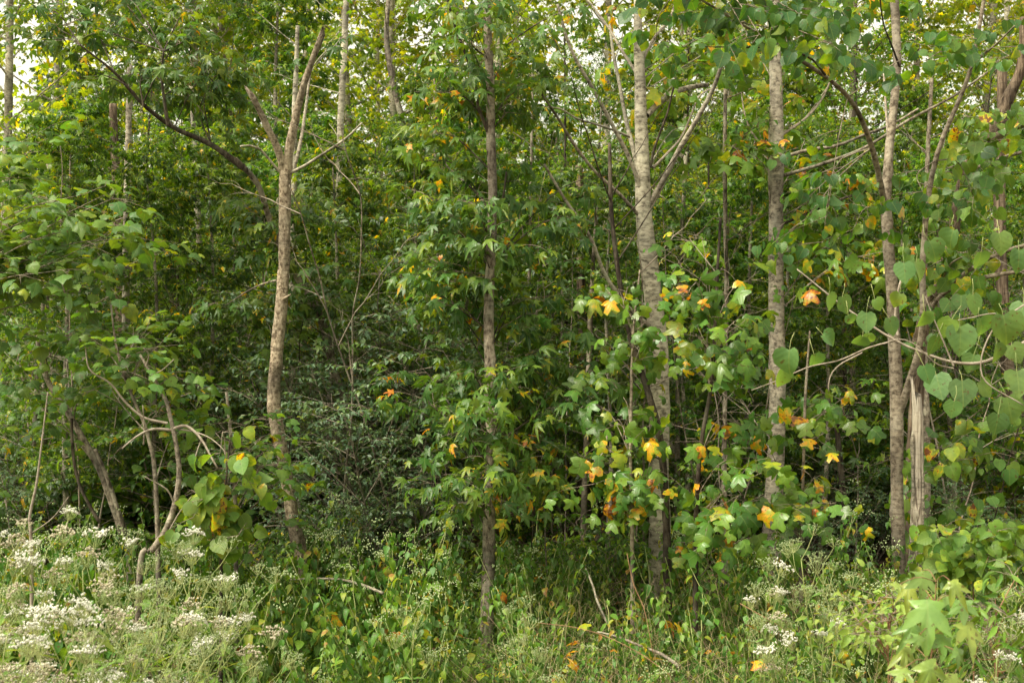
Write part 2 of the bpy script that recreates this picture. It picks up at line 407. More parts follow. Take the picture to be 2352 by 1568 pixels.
def foliate(rng, o, limb, rl, ns, sl, nt, tl, nl, size, droop=0.35, s0=0.25, lift=0.15, tilt=0.45, hue=(0, 1), pet=0.05, hang=0.0, face=0.25):
    k = len(limb); s = np.clip(np.linspace(s0, 1, ns) + rng.uniform(-.05, .05, ns), 0, 1)
    u = s * (k - 1); i = np.minimum(u.astype(int), k - 2); fr = (u - i)[:, None]
    base = limb[i] * (1 - fr) + limb[i + 1] * fr
    d = nrm(limb[i + 1] - limb[i])
    side = nrm(np.cross(d, UP) + 1e-6) * np.where(np.arange(ns) % 2 == 0, 1, -1)[:, None]
    dirs = nrm(d * rng.uniform(.3, .9, (ns, 1)) + side * rng.uniform(.5, 1.1, (ns, 1)) + UP * (lift + rng.uniform(-.35, .45, (ns, 1))) + rng.normal(0, .2, (ns, 3)))
    ln = sl * (1 - 0.5 * s) * rng.uniform(.6, 1.3, ns)
    U = np.linspace(0, 1, 6)[None, :, None]
    bend = rng.normal(0, .12, (ns, 1, 3)) + np.array([0, 0, -0.12])
    SP = base[:, None] + dirs[:, None] * ln[:, None, None] * U + bend * ln[:, None, None] * U ** 2
    r0 = np.maximum(0.0022, ln * 0.010)
    o.sub.append((SP, r0[:, None] * np.linspace(1, .4, 6)[None]))
    # twigs
    n2 = ns * nt
    si = np.repeat(np.arange(ns), nt); ts = np.tile(np.linspace(.2, 1, nt), ns) + rng.uniform(-.06, .06, n2)
    ts = np.clip(ts, 0, 1); u = ts * 5; i = np.minimum(u.astype(int), 4); fr = (u - i)[:, None]
    tb = SP[si, i] * (1 - fr) + SP[si, i + 1] * fr
    td = nrm(SP[si, i + 1] - SP[si, i])
    sd = nrm(np.cross(td, UP) + 1e-6) * np.where(np.arange(n2) % 2 == 0, 1, -1)[:, None]
    tdir = nrm(td * rng.uniform(.4, 1, (n2, 1)) + sd * rng.uniform(.4, 1, (n2, 1)) + UP * rng.uniform(-.3, .35, (n2, 1)) + rng.normal(0, .15, (n2, 3)))
    tln = tl * rng.uniform(.6, 1.3, n2)
    U4 = np.linspace(0, 1, 4)[None, :, None]
    TP = tb[:, None] + tdir[:, None] * tln[:, None, None] * U4 + (rng.normal(0, .08, (n2, 1, 3)) + np.array([0, 0, -.12])) * tln[:, None, None] * U4 ** 2
    o.twig.append((TP, np.full((n2, 1), 0.0016) * np.linspace(1, .5, 4)[None]))
    # leaves
    n3 = n2 * nl
    ti = np.repeat(np.arange(n2), nl); ls = np.tile(np.linspace(.25, 1, nl), n2)
    u = ls * 3; i = np.minimum(u.astype(int), 2); fr = (u - i)[:, None]
    lb = TP[ti, i] * (1 - fr) + TP[ti, i + 1] * fr
    ld = nrm(TP[ti, i + 1] - TP[ti, i])
    sg = np.where(np.arange(n3) % 2 == 0, 1, -1)[:, None] * (ls < .97)[:, None]
    sd = nrm(np.cross(ld, UP) + 1e-6) * sg
    tip = nrm(ld * rng.uniform(.3, 1, (n3, 1)) + sd * rng.uniform(.6, 1.1, (n3, 1)) + rng.normal(0, .22, (n3, 3)) + UP * -(droop + hang) * rng.uniform(.4, 1.5, (n3, 1)))
    nor = UP + rng.normal(0, tilt, (n3, 3)) + np.array([0, -face, 0])
    if hang > 0: nor = nor * np.array([1, 1, .5]) + np.array([0, -hang, 0]) * rng.uniform(-.2, 1, (n3, 1))
    pl = pet * rng.uniform(.5, 1.3, (n3, 1))
    keep = rng.random(n3) < .93
    leafize(rng, o, (lb + tip * pl)[keep], tip[keep], nor[keep], (size * rng.uniform(.62, 1.12, n3) * np.where(rng.random(n3) < .25, .6, 1))[keep], rng.uniform(hue[0], hue[1], n3)[keep])

def limb_curve(rng, a, d, L, sag=0.0, k=9, wob=0.05):
    u = np.linspace(0, 1, k)[:, None]
    w = np.cumsum(rng.normal(0, wob, (k, 3)), 0) * L / k * 2
    w[0] = 0
    return a + d * L * u + UP * (-sag) * L * u ** 2 + w * u

def crown(rng, o, spine, z0, z1, nlimb, rad, elev=0.5, sag=-0.1, ns=7, nt=3, nl=7, size=0.1, sl=0.45, tl=0.28, prof=lambda h: 1 - 0.6 * h, r0=0.02, az=None, **kw):
    """spine (k,4) bottom to top; limbs leave it between heights z0 and z1"""
    zs = spine[:, 2]
    for i in range(nlimb):
        h = (i + rng.uniform(0, 1)) / nlimb
        z = z0 + (z1 - z0) * h
        a = np.array([np.interp(z, zs, spine[:, j]) for j in range(3)])
        an = i * 2.39996 + rng.normal(0, .4) if az is None else rng.uniform(*az)
        e = elev + rng.normal(0, .18) + 0.35 * h
        d = np.array([math.cos(an) * math.cos(e), math.sin(an) * math.cos(e), math.sin(e)])
        L = rad * prof(h) * rng.uniform(.7, 1.2)
        lc = limb_curve(rng, a, d, L, sag=sag)
        rr = max(.004, r0 * L / rad)
        o.limb.append((lc[None], (rr * np.linspace(1, .3, len(lc)))[None]))
        foliate(rng, o, lc, rr, ns, sl * (L / rad) ** .5, nt, tl, nl, size, **kw)

def aim_limb(rng, o, spine, target, size, ns=6, sl=0.4, nt=3, tl=0.22, nl=5, rise=0.45, r0=0.008, **kw):
    """a limb from the nearest fitting point of the spine out to a target point, clothed on its outer part"""
    hd = math.hypot(*(target[:2] - spine[len(spine) // 2, :2]))
    z = max(target[2] - rise * hd - .1, spine[:, 2].min() + .3)
    z = min(z, spine[:, 2].max())
    zs = spine[:, 2]; a = np.array([np.interp(z, zs, spine[:, j]) for j in range(3)])
    m = a * .45 + target * .55 + rng.normal(0, .05, 3) + UP * .06
    lc = smooth_path([a, m, target], 9)
    o.limb.append((lc[None], (r0 * np.linspace(1, .35, 9))[None]))
    foliate(rng, o, lc, r0, ns, sl, nt, tl, nl, size, **kw)

def zgrid(rng, k, s, fz, ft):
    """smooth periodic noise on a trunk surface (k rings, s sides)"""
    nz = max(3, int(fz)); g = rng.normal(0, 1, (nz + 2, ft))
    z = np.linspace(0, nz, k); t = np.linspace(0, ft, s, endpoint=False)
    iz = np.minimum(z.astype(int), nz); fz_ = (z - iz)[:, None]; it = t.astype(int) % ft; ftt = (t - t.astype(int))[None]
    fz_ = fz_ * fz_ * (3 - 2 * fz_); ftt = ftt * ftt * (3 - 2 * ftt)
    a = g[iz][:, it]; b = g[iz][:, (it + 1) % ft]; c = g[iz + 1][:, it]; d = g[iz + 1][:, (it + 1) % ft]
    return (a * (1 - ftt) + b * ftt) * (1 - fz_) + (c * (1 - ftt) + d * ftt) * fz_

def trunk_mesh(rng, path, mat, name='trunk', step=0.025, sides=26, rough=0.06, knots=0, origin=(0, 0, 0), broken=0.0):
    """path (n,4): xyz + radius; relief is real geometry"""
    L = np.linalg.norm(np.diff(path[:, :3], axis=0), axis=1).sum()
    k = int(np.clip(L / step, 8, 320)); p = smooth_path(path, k)
    r = p[:, 3][:, None] * np.ones((1, sides))
    r *= 1 + rough * zgrid(rng, k, sides, L * 14, sides // 2) + rough * 0.8 * zgrid(rng, k, sides, L * 4, sides // 3) + 0.05 * zgrid(rng, k, sides, L * 2.5, 4)
    for _ in range(knots):
        kz, kt = rng.uniform(0, k), rng.uniform(0, sides)
        zz = (np.arange(k)[:, None] - kz) / (0.9 * p[int(min(kz, k - 1)), 3] / step + 1); tt = (np.arange(sides)[None] - kt + sides / 2) % sides - sides / 2
        g = np.exp(-zz ** 2 * 2 - (tt / (sides * .09)) ** 2)
        r *= 1 + .22 * g
    pts = p[:, :3].copy()
    if broken:
        # splintered end: last rings end at uneven heights
        pass
    V, f = tubes(pts[None] - np.array(origin), r[None], sides)
    if broken:
        T_ = nrm(pts[-1] - pts[-4]); ring = V[-sides:]
        j = rng.uniform(0, 1, sides) ** 1.5
        j = np.where(np.arange(sides) < sides * .4, j + .8, j * .7)
        V[-sides:] = ring + T_[None] * (broken * j)[:, None]
    a = Acc(); a.add(V, f)
    return a.mesh(name, mat)

def branch_mesh(o, which, mat, origin, sides):
    a = Acc()
    for pts, r in getattr(o, which):
        V, f = tubes(pts - np.array(origin), r, sides); a.add(V, f)
    return a.mesh('branches', mat)

def leaf_arrays(o):
    return (np.vstack(o.lp), np.vstack(o.lt), np.vstack(o.ln), np.concatenate(o.ls), np.concatenate(o.lr))

def leaf_mesh(rng, arr, tpl, mat, origin, name='foliage'):
    p, t, n, s, r = arr
    R = frames(t, n); a = Acc(); var = rng.integers(0, len(T[tpl]), len(p))
    for k, (V, f, c) in enumerate(T[tpl]):
        m = var == k; q = m.sum()
        if not q: continue
        w = np.einsum('nij,vj->nvi', R[m], V) * s[m][:, None, None] + (p[m] - np.array(origin))[:, None]
        cc = np.broadcast_to(c[None], (q, *c.shape)).copy(); cc[:, :, 2] = r[m][:, None]
        ff = f[None] + (np.arange(q) * len(V))[:, None, None]
        a.add(w.reshape(-1, 3), ff.reshape(-1, 3), cc.reshape(-1, 3))
    return a.mesh(name, mat, attr=True)

LEAFDATA = {}
def leaf_data(tpl, mkey, var, hb):
    key = (tpl, mkey, var, hb)
    if key not in LEAFDATA:
        V, f, c = T[tpl][var]; cc = c.copy(); cc[:, 2] = (hb + .5) / 24
        a = Acc(); a.add(V, f, cc); LEAFDATA[key] = a.mesh('leaf', M[mkey], attr=True)
    return LEAFDATA[key]

def leaf_objects(rng, arr, tpl, mkey, parent, origin, name='leaf'):
    p, t, n, s, r = arr; R = frames(t, n)
    for i in range(len(p)):
        o = bpy.data.objects.new(name, leaf_data(tpl, mkey, int(rng.integers(0, 6)), int(min(23, r[i] * 24))))
        o.parent = parent; o.location = p[i] - np.array(origin)
        o.rotation_mode = 'QUATERNION'; o.rotation_quaternion = Matrix(R[i].tolist()).to_quaternion()
        o.scale = (s[i],) * 3
        COL.objects.link(o)

def in_view(p, m=1.02):
    x = p[:, 0] / p[:, 1] * F / 1176; z = (p[:, 2] - H) / p[:, 1] * F / 784
    return (np.abs(x) < m) & (np.abs(z) < m) & (p[:, 1] > 1)

def dress(rng, o, root, origin, tpl, mkey, bmat, n_parts=300, far_tpl=None):
    """limbs, twigs and leaves of a plant as children of its root"""
    if o.limb:
        for pts, r in o.limb:
            V, f = tubes(pts - np.array(origin), r, 7); a = Acc(); a.add(V, f)
            link('limb', a.mesh('limb', bmat), root)
    a = Acc()
    for w, sd in (('sub', 4), ('twig', 3)):
        for pts, r in getattr(o, w):
            V, f = tubes(pts - np.array(origin), r, sd); a.add(V, f)
    if a.v: link('twigs', a.mesh('twigs', M['twig']), root, kind='stuff')
    if not o.lp: return
    arr = leaf_arrays(o); p = arr[0]
    if n_parts:
        sc = arr[3] / np.maximum(p[:, 1], 1) * in_view(p)
        order = np.argsort(-sc); pick = order[:n_parts]; pick = pick[sc[pick] > 0]
        rest = np.ones(len(p), bool); rest[pick] = False
        leaf_objects(rng, [x[pick] for x in arr], tpl, mkey, root, origin)
        arr = [x[rest] for x in arr]
    if len(arr[0]): link('foliage', leaf_mesh(rng, arr, far_tpl or tpl, M[mkey], origin), root, kind='stuff')

def px_path(pts, d0, d1=None, ext=True):
    """[(px, py, width_px)] -> (n,4) path at depth d0..d1, from the given order; grounded at the last point"""
    n = len(pts); res = []
    for i, (x, y, w) in enumerate(pts):
        d = d0 + ((d1 if d1 is not None else d0) - d0) * i / max(1, n - 1)
        res.append([*P(x, y, d), w / 2 / F * d])
    res = np.array(res)
    if ext and res[-1, 2] > -0.1:
        l = res[-1].copy(); l[2] = -0.1; l[3] *= 1.35
        l[0] += (res[-1, 0] - res[-2, 0]) * .3
        res = np.vstack([res, l])
    return res[::-1].copy()      # bottom to top

def px_limb(pts, w0, w1, d0, d1=None, k=16):
    n = len(pts)
    p = np.array([P(x, y, d0 + ((d1 if d1 is not None else d0) - d0) * i / (n - 1)) for i, (x, y) in enumerate(pts)])
    c = smooth_path(p, k); d = c[:, 1]
    r = np.linspace(w0, w1, k) / 2 / F * d
    return c, r

def bare_limb(root, origin, pts, w0, w1, d0, d1, mat, rng, name='limb', broken=0.0, sides=12):
    c, r = px_limb(pts, w0, w1, d0, d1, 6)
    me = trunk_mesh(rng, np.c_[c, r], mat, name, step=0.03, sides=sides, rough=.05, origin=origin, broken=broken)
    link(name, me, root)
    return c, r

# ------------------------------------------------------------------ ground
def ground():
    rng = np.random.default_rng(5)
    xs = np.concatenate([np.linspace(-400, -14, 14), np.linspace(-12, 12, 97), np.linspace(14, 400, 14)])
    ys = np.concatenate([np.linspace(-100, -1, 6), np.linspace(0, 24, 97), np.linspace(26, 500, 22)])
    X, Y = np.meshgrid(xs, ys)
    Z = 0.05 * np.sin(X * 1.3 + 1) * np.cos(Y * .9) + .03 * np.sin(X * 3.1 + Y * 2.3) + rng.normal(0, .012, X.shape)
    Z *= (np.abs(X) < 13) & (Y < 25) & (Y > 0)
    Z -= 0.02
    V = np.stack([X, Y, Z], -1).reshape(-1, 3); w = len(xs)
    a = (np.arange(len(ys) - 1)[:, None] * w + np.arange(w - 1)[None]).ravel()
    f = np.vstack([np.stack([a, a + 1, a + w + 1], 1), np.stack([a, a + w + 1, a + w], 1)])
    A = Acc(); A.add(V, f)
    link('ground', A.mesh('ground', M['soil']), kind='structure')
ground()

def scatter(rng, n, y0, y1, pad=1.25):
    y = np.sqrt(rng.uniform(y0 ** 2, y1 ** 2, n)); x = rng.uniform(-1, 1, n) * y * 1176 / F * pad
    return x, y

def litter():
    rng = np.random.default_rng(8)
    n = 14000; x, y = scatter(rng, n, 5, 22)
    an = rng.uniform(0, 6.28, n)
    p = np.stack([x, y, rng.uniform(.01, .06, n)], 1); t = np.stack([np.cos(an), np.sin(an), rng.normal(0, .25, n)], 1)
    nn = UP + rng.normal(0, .35, (n, 3))
    o = link('leaf_litter', leaf_mesh(rng, (p, nrm(t), nn, rng.uniform(.05, .11, n), rng.uniform(0, 1, n)), 'rhomb', M['dead'], (0, 0, 0)))
    o['kind'] = 'stuff'; tag(o, 'brown fallen leaves covering the forest floor under the trees', 'leaf litter')
litter()

# ------------------------------------------------------------------ background woodland: variants shared by many trees
def variant(seed, kind):
    rng = np.random.default_rng(seed); o = Out()
    if kind == 'gum':      # bushy young sweetgum, leafed nearly to the ground
        h = 8.5; sp = np.array([[0, 0, -.1, .055], [.1, .05, 2.5, .045], [-.05, .1, 5.5, .03], [.05, 0, h, .008]])
        s = smooth_path(sp, 30); crown(rng, o, s, 1.5, h - .3, 34, 1.9, elev=.25, ns=7, nt=3, nl=8, size=.115, r0=.014, prof=lambda q: 1.0 - .75 * q)
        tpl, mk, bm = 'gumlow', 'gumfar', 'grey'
    elif kind == 'gumhigh':
        h = 12.5; sp = np.array([[0, 0, -.1, .085], [-.1, .05, 3.5, .07], [.1, .1, 8, .045], [0, 0, h, .01]])
        s = smooth_path(sp, 30); crown(rng, o, s, 3.2, h - .3, 34, 2.6, elev=.4, ns=8, nt=3, nl=8, size=.12, r0=.02, sl=.6, tl=.3, prof=lambda q: .75 + .5 * q - .9 * q * q)
        tpl, mk, bm = 'gumlow', 'gumfar', 'grey'
    elif kind == 'canopy':   # tall thin crown with light coming through
        h = 15; sp = np.array([[0, 0, -.1, .10], [.15, .05, 4, .085], [-.1, .1, 9, .06], [.05, 0, h, .012]])
        s = smooth_path(sp, 30); crown(rng, o, s, 2.8, h - .3, 36, 3.0, elev=.5, ns=8, nt=3, nl=5, size=.13, r0=.022, sl=.7, tl=.34, prof=lambda q: .7 + .6 * q - .9 * q * q)
        tpl, mk, bm = 'tulip', 'canopy', 'palegrey'
    elif kind == 'ovate':
        h = 10; sp = np.array([[0, 0, -.1, .07], [.2, .1, 3, .055], [-.1, .2, 6, .035], [0, 0, h, .01]])
        s = smooth_path(sp, 30); crown(rng, o, s, 1.6, h - .3, 36, 2.2, elev=.35, ns=8, nt=3, nl=9, size=.095, r0=.016, sl=.55, tl=.3, prof=lambda q: 1.0 - .55 * q)
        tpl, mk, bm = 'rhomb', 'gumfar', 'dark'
    elif kind == 'privet':
        s = None
        for j in range(9):
            an = j * .7 + rng.normal(0, .3); L = rng.uniform(1.5, 2.3); e = rng.uniform(.9, 1.35)
            d = np.array([math.cos(an) * math.cos(e), math.sin(an) * math.cos(e), math.sin(e)])
            lc = limb_curve(rng, np.array([math.cos(an) * .08, math.sin(an) * .08, -.05]), d, L, sag=.15)
            o.limb.append((lc[None], (.009 * np.linspace(1, .3, 9))[None]))
            foliate(rng, o, lc, .009, 13, .6, 5, .22, 11, .05, s0=.2, pet=.008, lift=.3)
        tpl, mk, bm = 'rhomb', 'privet', 'greybrown'
    elif kind == 'under':    # low leafy undergrowth clump
        s = None
        for j in range(8):
            an = j * .8 + rng.normal(0, .3); L = rng.uniform(.5, 1.1); e = rng.uniform(.6, 1.3)
            d = np.array([math.cos(an) * math.cos(e), math.sin(an) * math.cos(e), math.sin(e)])
            lc = limb_curve(rng, np.array([0, 0, -.03]), d, L, sag=.1)
            o.limb.append((lc[None], (.005 * np.linspace(1, .4, 9))[None]))
            foliate(rng, o, lc, .005, 9, .34, 3, .16, 7, .062, s0=.15, pet=.015, lift=.3)
        tpl, mk, bm = 'ovate', 'gumfar', 'twig'
    v = {}
    if s is not None: v['trunk'] = trunk_mesh(rng, s[::3] if len(s) > 12 else s, M[bm], step=.06, sides=14, rough=.05)
    a = Acc()
    for pts, r in o.limb:
        V, f = tubes(pts, r, 5); a.add(V, f)
    for pts, r in o.sub:
        V, f = tubes(pts, r, 3); a.add(V, f)
    for pts, r in o.twig:
        V, f = tubes(pts[:, ::3], r[:, ::3] * 1.1, 3); a.add(V, f)
    v['limbs'] = a.mesh('limbs', M[bm])
    v['crown'] = leaf_mesh(rng, leaf_arrays(o), tpl, M[mk], (0, 0, 0), 'crown')
    return v

VAR = {}
for kd, cnt in (('gum', 3), ('gumhigh', 2), ('canopy', 2), ('ovate', 2), ('privet', 2), ('under', 3)):
    VAR[kd] = [variant(100 + 17 * i + hash_, kd) for i, hash_ in enumerate([len(kd)] * cnt)]

def plant_variant(rng, kd, x, y, sc, name, label, cat, group=None, i=None):
    v = VAR[kd][i if i is not None else int(rng.integers(0, len(VAR[kd])))]
    t = thing(name, label, cat, (x, y, 0), group)
    t.rotation_euler = (rng.normal(0, .03), rng.normal(0, .03), rng.uniform(0, 6.28))
    t.scale = (sc * rng.uniform(.93, 1.08), sc * rng.uniform(.93, 1.08), sc)
    for k, me in v.items():
        c = link(k, me, t)
        if k != 'trunk': c['kind'] = 'stuff'
    return t

def X(px, d): return (px - 1176) / F * d

#   (kind, px, depth, scale, label)  the nearer background trees, each singled out
MID = [
 ('gum', 60, 11.2, .85, 'bushy young tree at the far left edge behind the leaning sapling'),
 ('gum', 250, 12.4, .80, 'dark bushy young tree behind the two crooked saplings at the left'),
 ('ovate', 430, 11.8, .80, 'small leaved dark tree left of the broken forked tree'),
 ('gum', 560, 13.2, .88, 'young tree close behind and left of the broken forked tree'),
 ('gum', 800, 11.6, .56, 'star leaved young tree right of the broken forked tree'),
 ('gum', 940, 12.8, .60, 'dark star leaved tree midway between the forked tree and the central trunk'),
 ('gum', 1060, 11.0, .5, 'short star leaved tree just left of the central trunk'),
 ('gum', 1215, 12.6, .66, 'star leaved tree just right of the central trunk'),
 ('gumhigh', 1340, 13.0, .72, 'dark leaved tree left of the pale many limbed tulip tree'),
 ('ovate', 1600, 12.8, .84, 'small leaved tree between the two pale tulip tree trunks'),
 ('gumhigh', 1700, 14.0, .85, 'high crowned tree behind and left of the second tulip trunk'),
 ('ovate', 1920, 12.2, .80, 'dark small leaved tree between the second tulip trunk and the redbud'),
 ('ovate', 2180, 12.4, .88, 'small leaved tree behind the broken snag at the right'),
 ('gum', 2330, 12.8, .85, 'bushy tree at the right edge behind the reddish trunk'),
 ('canopy', 905, 18.0, .80, 'tree coloured backlit yellow green against the bright sky gap, left of the central trunk'),
 ('canopy', 1000, 21.0, .92, 'tree coloured backlit yellow green at the right side of the bright sky gap'),
 ('canopy', 800, 19.5, .85, 'tree coloured backlit yellow green behind the tip of the broken fork'),
 ('canopy', 560, 20.0, .9, 'tree coloured backlit yellow green high behind the left stub of the broken fork'),
 ('gum', 1390, 10.4, .9, 'star leaved tree close behind the drooping leaves left of the pale tulip trunk'),
 ('gum', 1570, 10.8, .9, 'star leaved tree just right of the pale tulip trunk'),
 ('gum', 1880, 10.9, .9, 'star leaved tree just right of the second tulip trunk'),
 ('gum', 1720, 11.4, .9, 'star leaved tree just left of the second tulip trunk'),
 ('gum', 370, 10.6, .9, 'star leaved tree behind the top of the crooked dead sapling'),
 ('gum', 160, 10.2, .9, 'star leaved tree behind the leaning sapling at the left'),
 ('gum', 760, 10.9, .9, 'star leaved tree above the grey green shrubs'),
 ('gum', 970, 10.3, .9, 'star leaved tree left of the central trunk, nearer than the others there'),
 ('gum', 2200, 10.8, .9, 'star leaved tree behind the near round leaves at the right'),
 ('gum', 150, 14.0, .9, 'green tree behind the thin trunk by the left edge'),
 ('ovate', 340, 14.4, .85, 'small leaved tree standing behind the thick shaggy brown trunk'),
 ('gum', 480, 10.9, .55, 'low star leaved tree right of the grey trunk at the left'),
 ('gum', 690, 12.4, .60, 'star leaved tree directly behind the broken forked tree'),
 ('ovate', 880, 14.0, .52, 'small leaved tree behind the tallest grey green shrub'),
 ('gum', 1010, 14.2, .64, 'young tree behind the slim trunks of the dark opening'),
 ('gum', 1130, 13.6, .66, 'star leaved tree directly behind the central trunk'),
 ('gum', 1290, 11.2, .58, 'star leaved tree just left of the rough brown trunk'),
 ('gum', 1420, 12.0, .70, 'star leaved tree just left of and behind the pale tulip tree'),
 ('ovate', 1500, 13.9, .80, 'small leaved tree directly behind the pale tulip tree'),
 ('gum', 1660, 11.6, .62, 'star leaved tree behind the orange leaved tulip sapling'),
 ('gum', 1800, 12.8, .70, 'star leaved tree directly behind the second tulip trunk'),
 ('gum', 1990, 13.6, .78, 'star leaved tree just left of and behind the redbud'),
 ('gum', 2090, 11.6, .60, 'low star leaved tree behind the fork of the redbud'),
 ('ovate', 2260, 14.2, .85, 'small leaved tree behind the thick vine covered tree'),
]
rng = np.random.default_rng(77)
for kd, px, d, sc, lb in MID:
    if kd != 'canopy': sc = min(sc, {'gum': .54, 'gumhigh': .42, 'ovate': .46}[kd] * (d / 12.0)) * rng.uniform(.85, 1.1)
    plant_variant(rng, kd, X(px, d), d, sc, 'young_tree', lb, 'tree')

FARLABEL = {'gum': 'bushy green woodland tree deep in the forest behind the edge trees',
            'gumhigh': 'tall green woodland tree deep in the forest behind the edge trees',
            'canopy': 'tall tree coloured backlit yellow green, whose thin crown lets the white sky through',
            'ovate': 'small leaved woodland tree deep in the forest behind the edge trees'}
rows = [(16.5, 250, .8, ['gum', 'ovate', 'canopy']), (19.5, 270, .85, ['gum', 'canopy', 'canopy', 'canopy']),
        (23.5, 240, .85, ['canopy', 'canopy', 'gum']), (28, 210, .85, ['canopy', 'canopy', 'canopy', 'ovate']),
        (34, 170, .95, ['canopy', 'gum', 'ovate']), (41, 120, .95, ['gum', 'ovate']), (52, 90, 1.0, ['gum', 'ovate']), (64, 70, 1.1, ['gum', 'ovate'])]
for d, dpx, sc, kinds in rows:
    px = -250 + rng.uniform(0, dpx)
    while px < 2600:
        q = px + rng.uniform(-.35, .35) * dpx; dd = d + rng.uniform(-.12, .12) * d
        if 730 < q < 870 and d < 24:
            px += dpx; continue
        gap = 800 < q < 1130
        kd = kinds[int(rng.integers(0, len(kinds)))]
        s2 = sc * rng.uniform(.85, 1.15)
        if gap and d > 24: s2 *= .8
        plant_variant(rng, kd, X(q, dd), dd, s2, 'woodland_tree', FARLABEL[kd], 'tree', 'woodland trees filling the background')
        px += dpx

# bare slender trunks seen in the dark interior
POLES = [
 ([(797, -40, 13), (790, 120, 15), (782, 300, 15), (776, 600, 17), (770, 1000, 19)], 13.0, 'palegrey', 'slender pale trunk high behind the right fork of the broken tree'),
 ([(684, 60, 9), (676, 300, 13), (672, 700, 15), (674, 1100, 17)], 11.0, 'palegrey', 'thin whitish stem close behind the broken forked tree'),
 ([(298, 150, 13), (293, 420, 15), (290, 700, 18), (286, 1100, 20)], 12.0, 'grey', 'straight grey trunk standing behind the dark slanting branch at the left'),
 ([(282, 820, 30), (281, 1000, 33), (278, 1260, 36)], 13.5, 'brown', 'thick shaggy brown trunk behind the crooked saplings'),
 ([(440, 200, 10), (455, 500, 14), (462, 760, 16), (465, 1100, 19)], 12.5, 'grey', 'grey trunk midway between the crooked saplings and the broken forked tree'),
 ([(725, 640, 20), (722, 900, 22), (716, 1250, 26)], 11.5, 'greybrown', 'mossy brown trunk just right of the broken forked tree'),
 ([(690, 700, 9), (693, 1000, 11), (700, 1300, 12)], 13.0, 'greybrown', 'very thin stem between the broken forked tree and the mossy trunk'),
 ([(1005, 780, 12), (1008, 1000, 14), (1008, 1330, 16)], 12.5, 'greybrown', 'leftmost of the slim trunks in the dark opening left of the central trunk'),
 ([(1048, 900, 17), (1052, 1100, 20), (1054, 1350, 22)], 12.0, 'greybrown', 'brown trunk in the dark opening close to the central trunk'),
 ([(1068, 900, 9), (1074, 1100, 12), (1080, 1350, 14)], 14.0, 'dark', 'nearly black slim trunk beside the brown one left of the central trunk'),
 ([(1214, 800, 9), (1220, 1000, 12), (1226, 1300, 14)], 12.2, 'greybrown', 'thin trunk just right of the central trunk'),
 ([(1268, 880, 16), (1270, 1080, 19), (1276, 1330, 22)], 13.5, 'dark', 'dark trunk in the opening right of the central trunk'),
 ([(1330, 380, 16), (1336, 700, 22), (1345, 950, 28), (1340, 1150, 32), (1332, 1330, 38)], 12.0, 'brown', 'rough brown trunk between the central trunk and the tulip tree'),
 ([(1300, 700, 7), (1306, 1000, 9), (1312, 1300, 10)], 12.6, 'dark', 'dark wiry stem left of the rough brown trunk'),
 ([(1400, 330, 8), (1404, 480, 10), (1422, 640, 11), (1452, 790, 13), (1488, 900, 15), (1516, 1010, 17), (1530, 1200, 18)], 8.0, 'dark', 'dark crooked dead stem crossing in front of the pale tulip tree'),
 ([(1373, 460, 8), (1360, 640, 10), (1350, 900, 12), (1340, 1200, 14)], 10.5, 'redbudbark', 'thin reddish stem between the tulip tree and the rough brown trunk'),
 ([(1666, 200, 8), (1665, 420, 9), (1668, 700, 10), (1664, 1000, 11)], 10.0, 'greybrown', 'wiry upright stem left of the second tulip trunk'),
 ([(1575, 350, 9), (1560, 700, 11), (1556, 1000, 12)], 11.0, 'greybrown', 'thin straight stem just right of the pale tulip tree'),
 ([(2302, 150, 22), (2300, 320, 24), (2296, 520, 26), (2310, 800, 28), (2328, 1000, 34), (2332, 1290, 38)], 12.0, 'brown', 'reddish brown flaking trunk by the right edge'),
 ([(1940, 420, 11), (1955, 700, 13), (1960, 1100, 15)], 13.0, 'greybrown', 'thin trunk between the second tulip trunk and the redbud'),
 ([(118, 280, 9), (110, 520, 11), (105, 800, 13), (100, 1200, 15)], 12.0, 'greybrown', 'thin trunk by the left edge behind the heart shaped leaves'),
 ([(395, 560, 16), (400, 760, 18), (404, 1100, 20)], 14.5, 'dark', 'dark trunk in the gap left of the grey trunk at the left'),
 ([(895, -30, 9), (888, 90, 12), (905, 200, 13), (930, 330, 15), (950, 700, 18)], 14.5, 'greybrown', 'crooked trunk against the bright sky gap'),
 ([(1003, 120, 9), (1001, 220, 11), (1004, 400, 13), (1010, 760, 16)], 15.0, 'palegrey', 'thin pale trunk right of the bright sky gap'),
 ([(2140, 180, 8), (2128, 420, 11), (2122, 700, 13), (2128, 1000, 15)], 10.0, 'greybrown', 'thin grey stem behind the forked redbud'),
 ([(1920, 960, 12), (1935, 1120, 14), (1950, 1300, 15)], 10.5, 'dark', 'short dark leaning stem between the second tulip trunk and the redbud'),
]
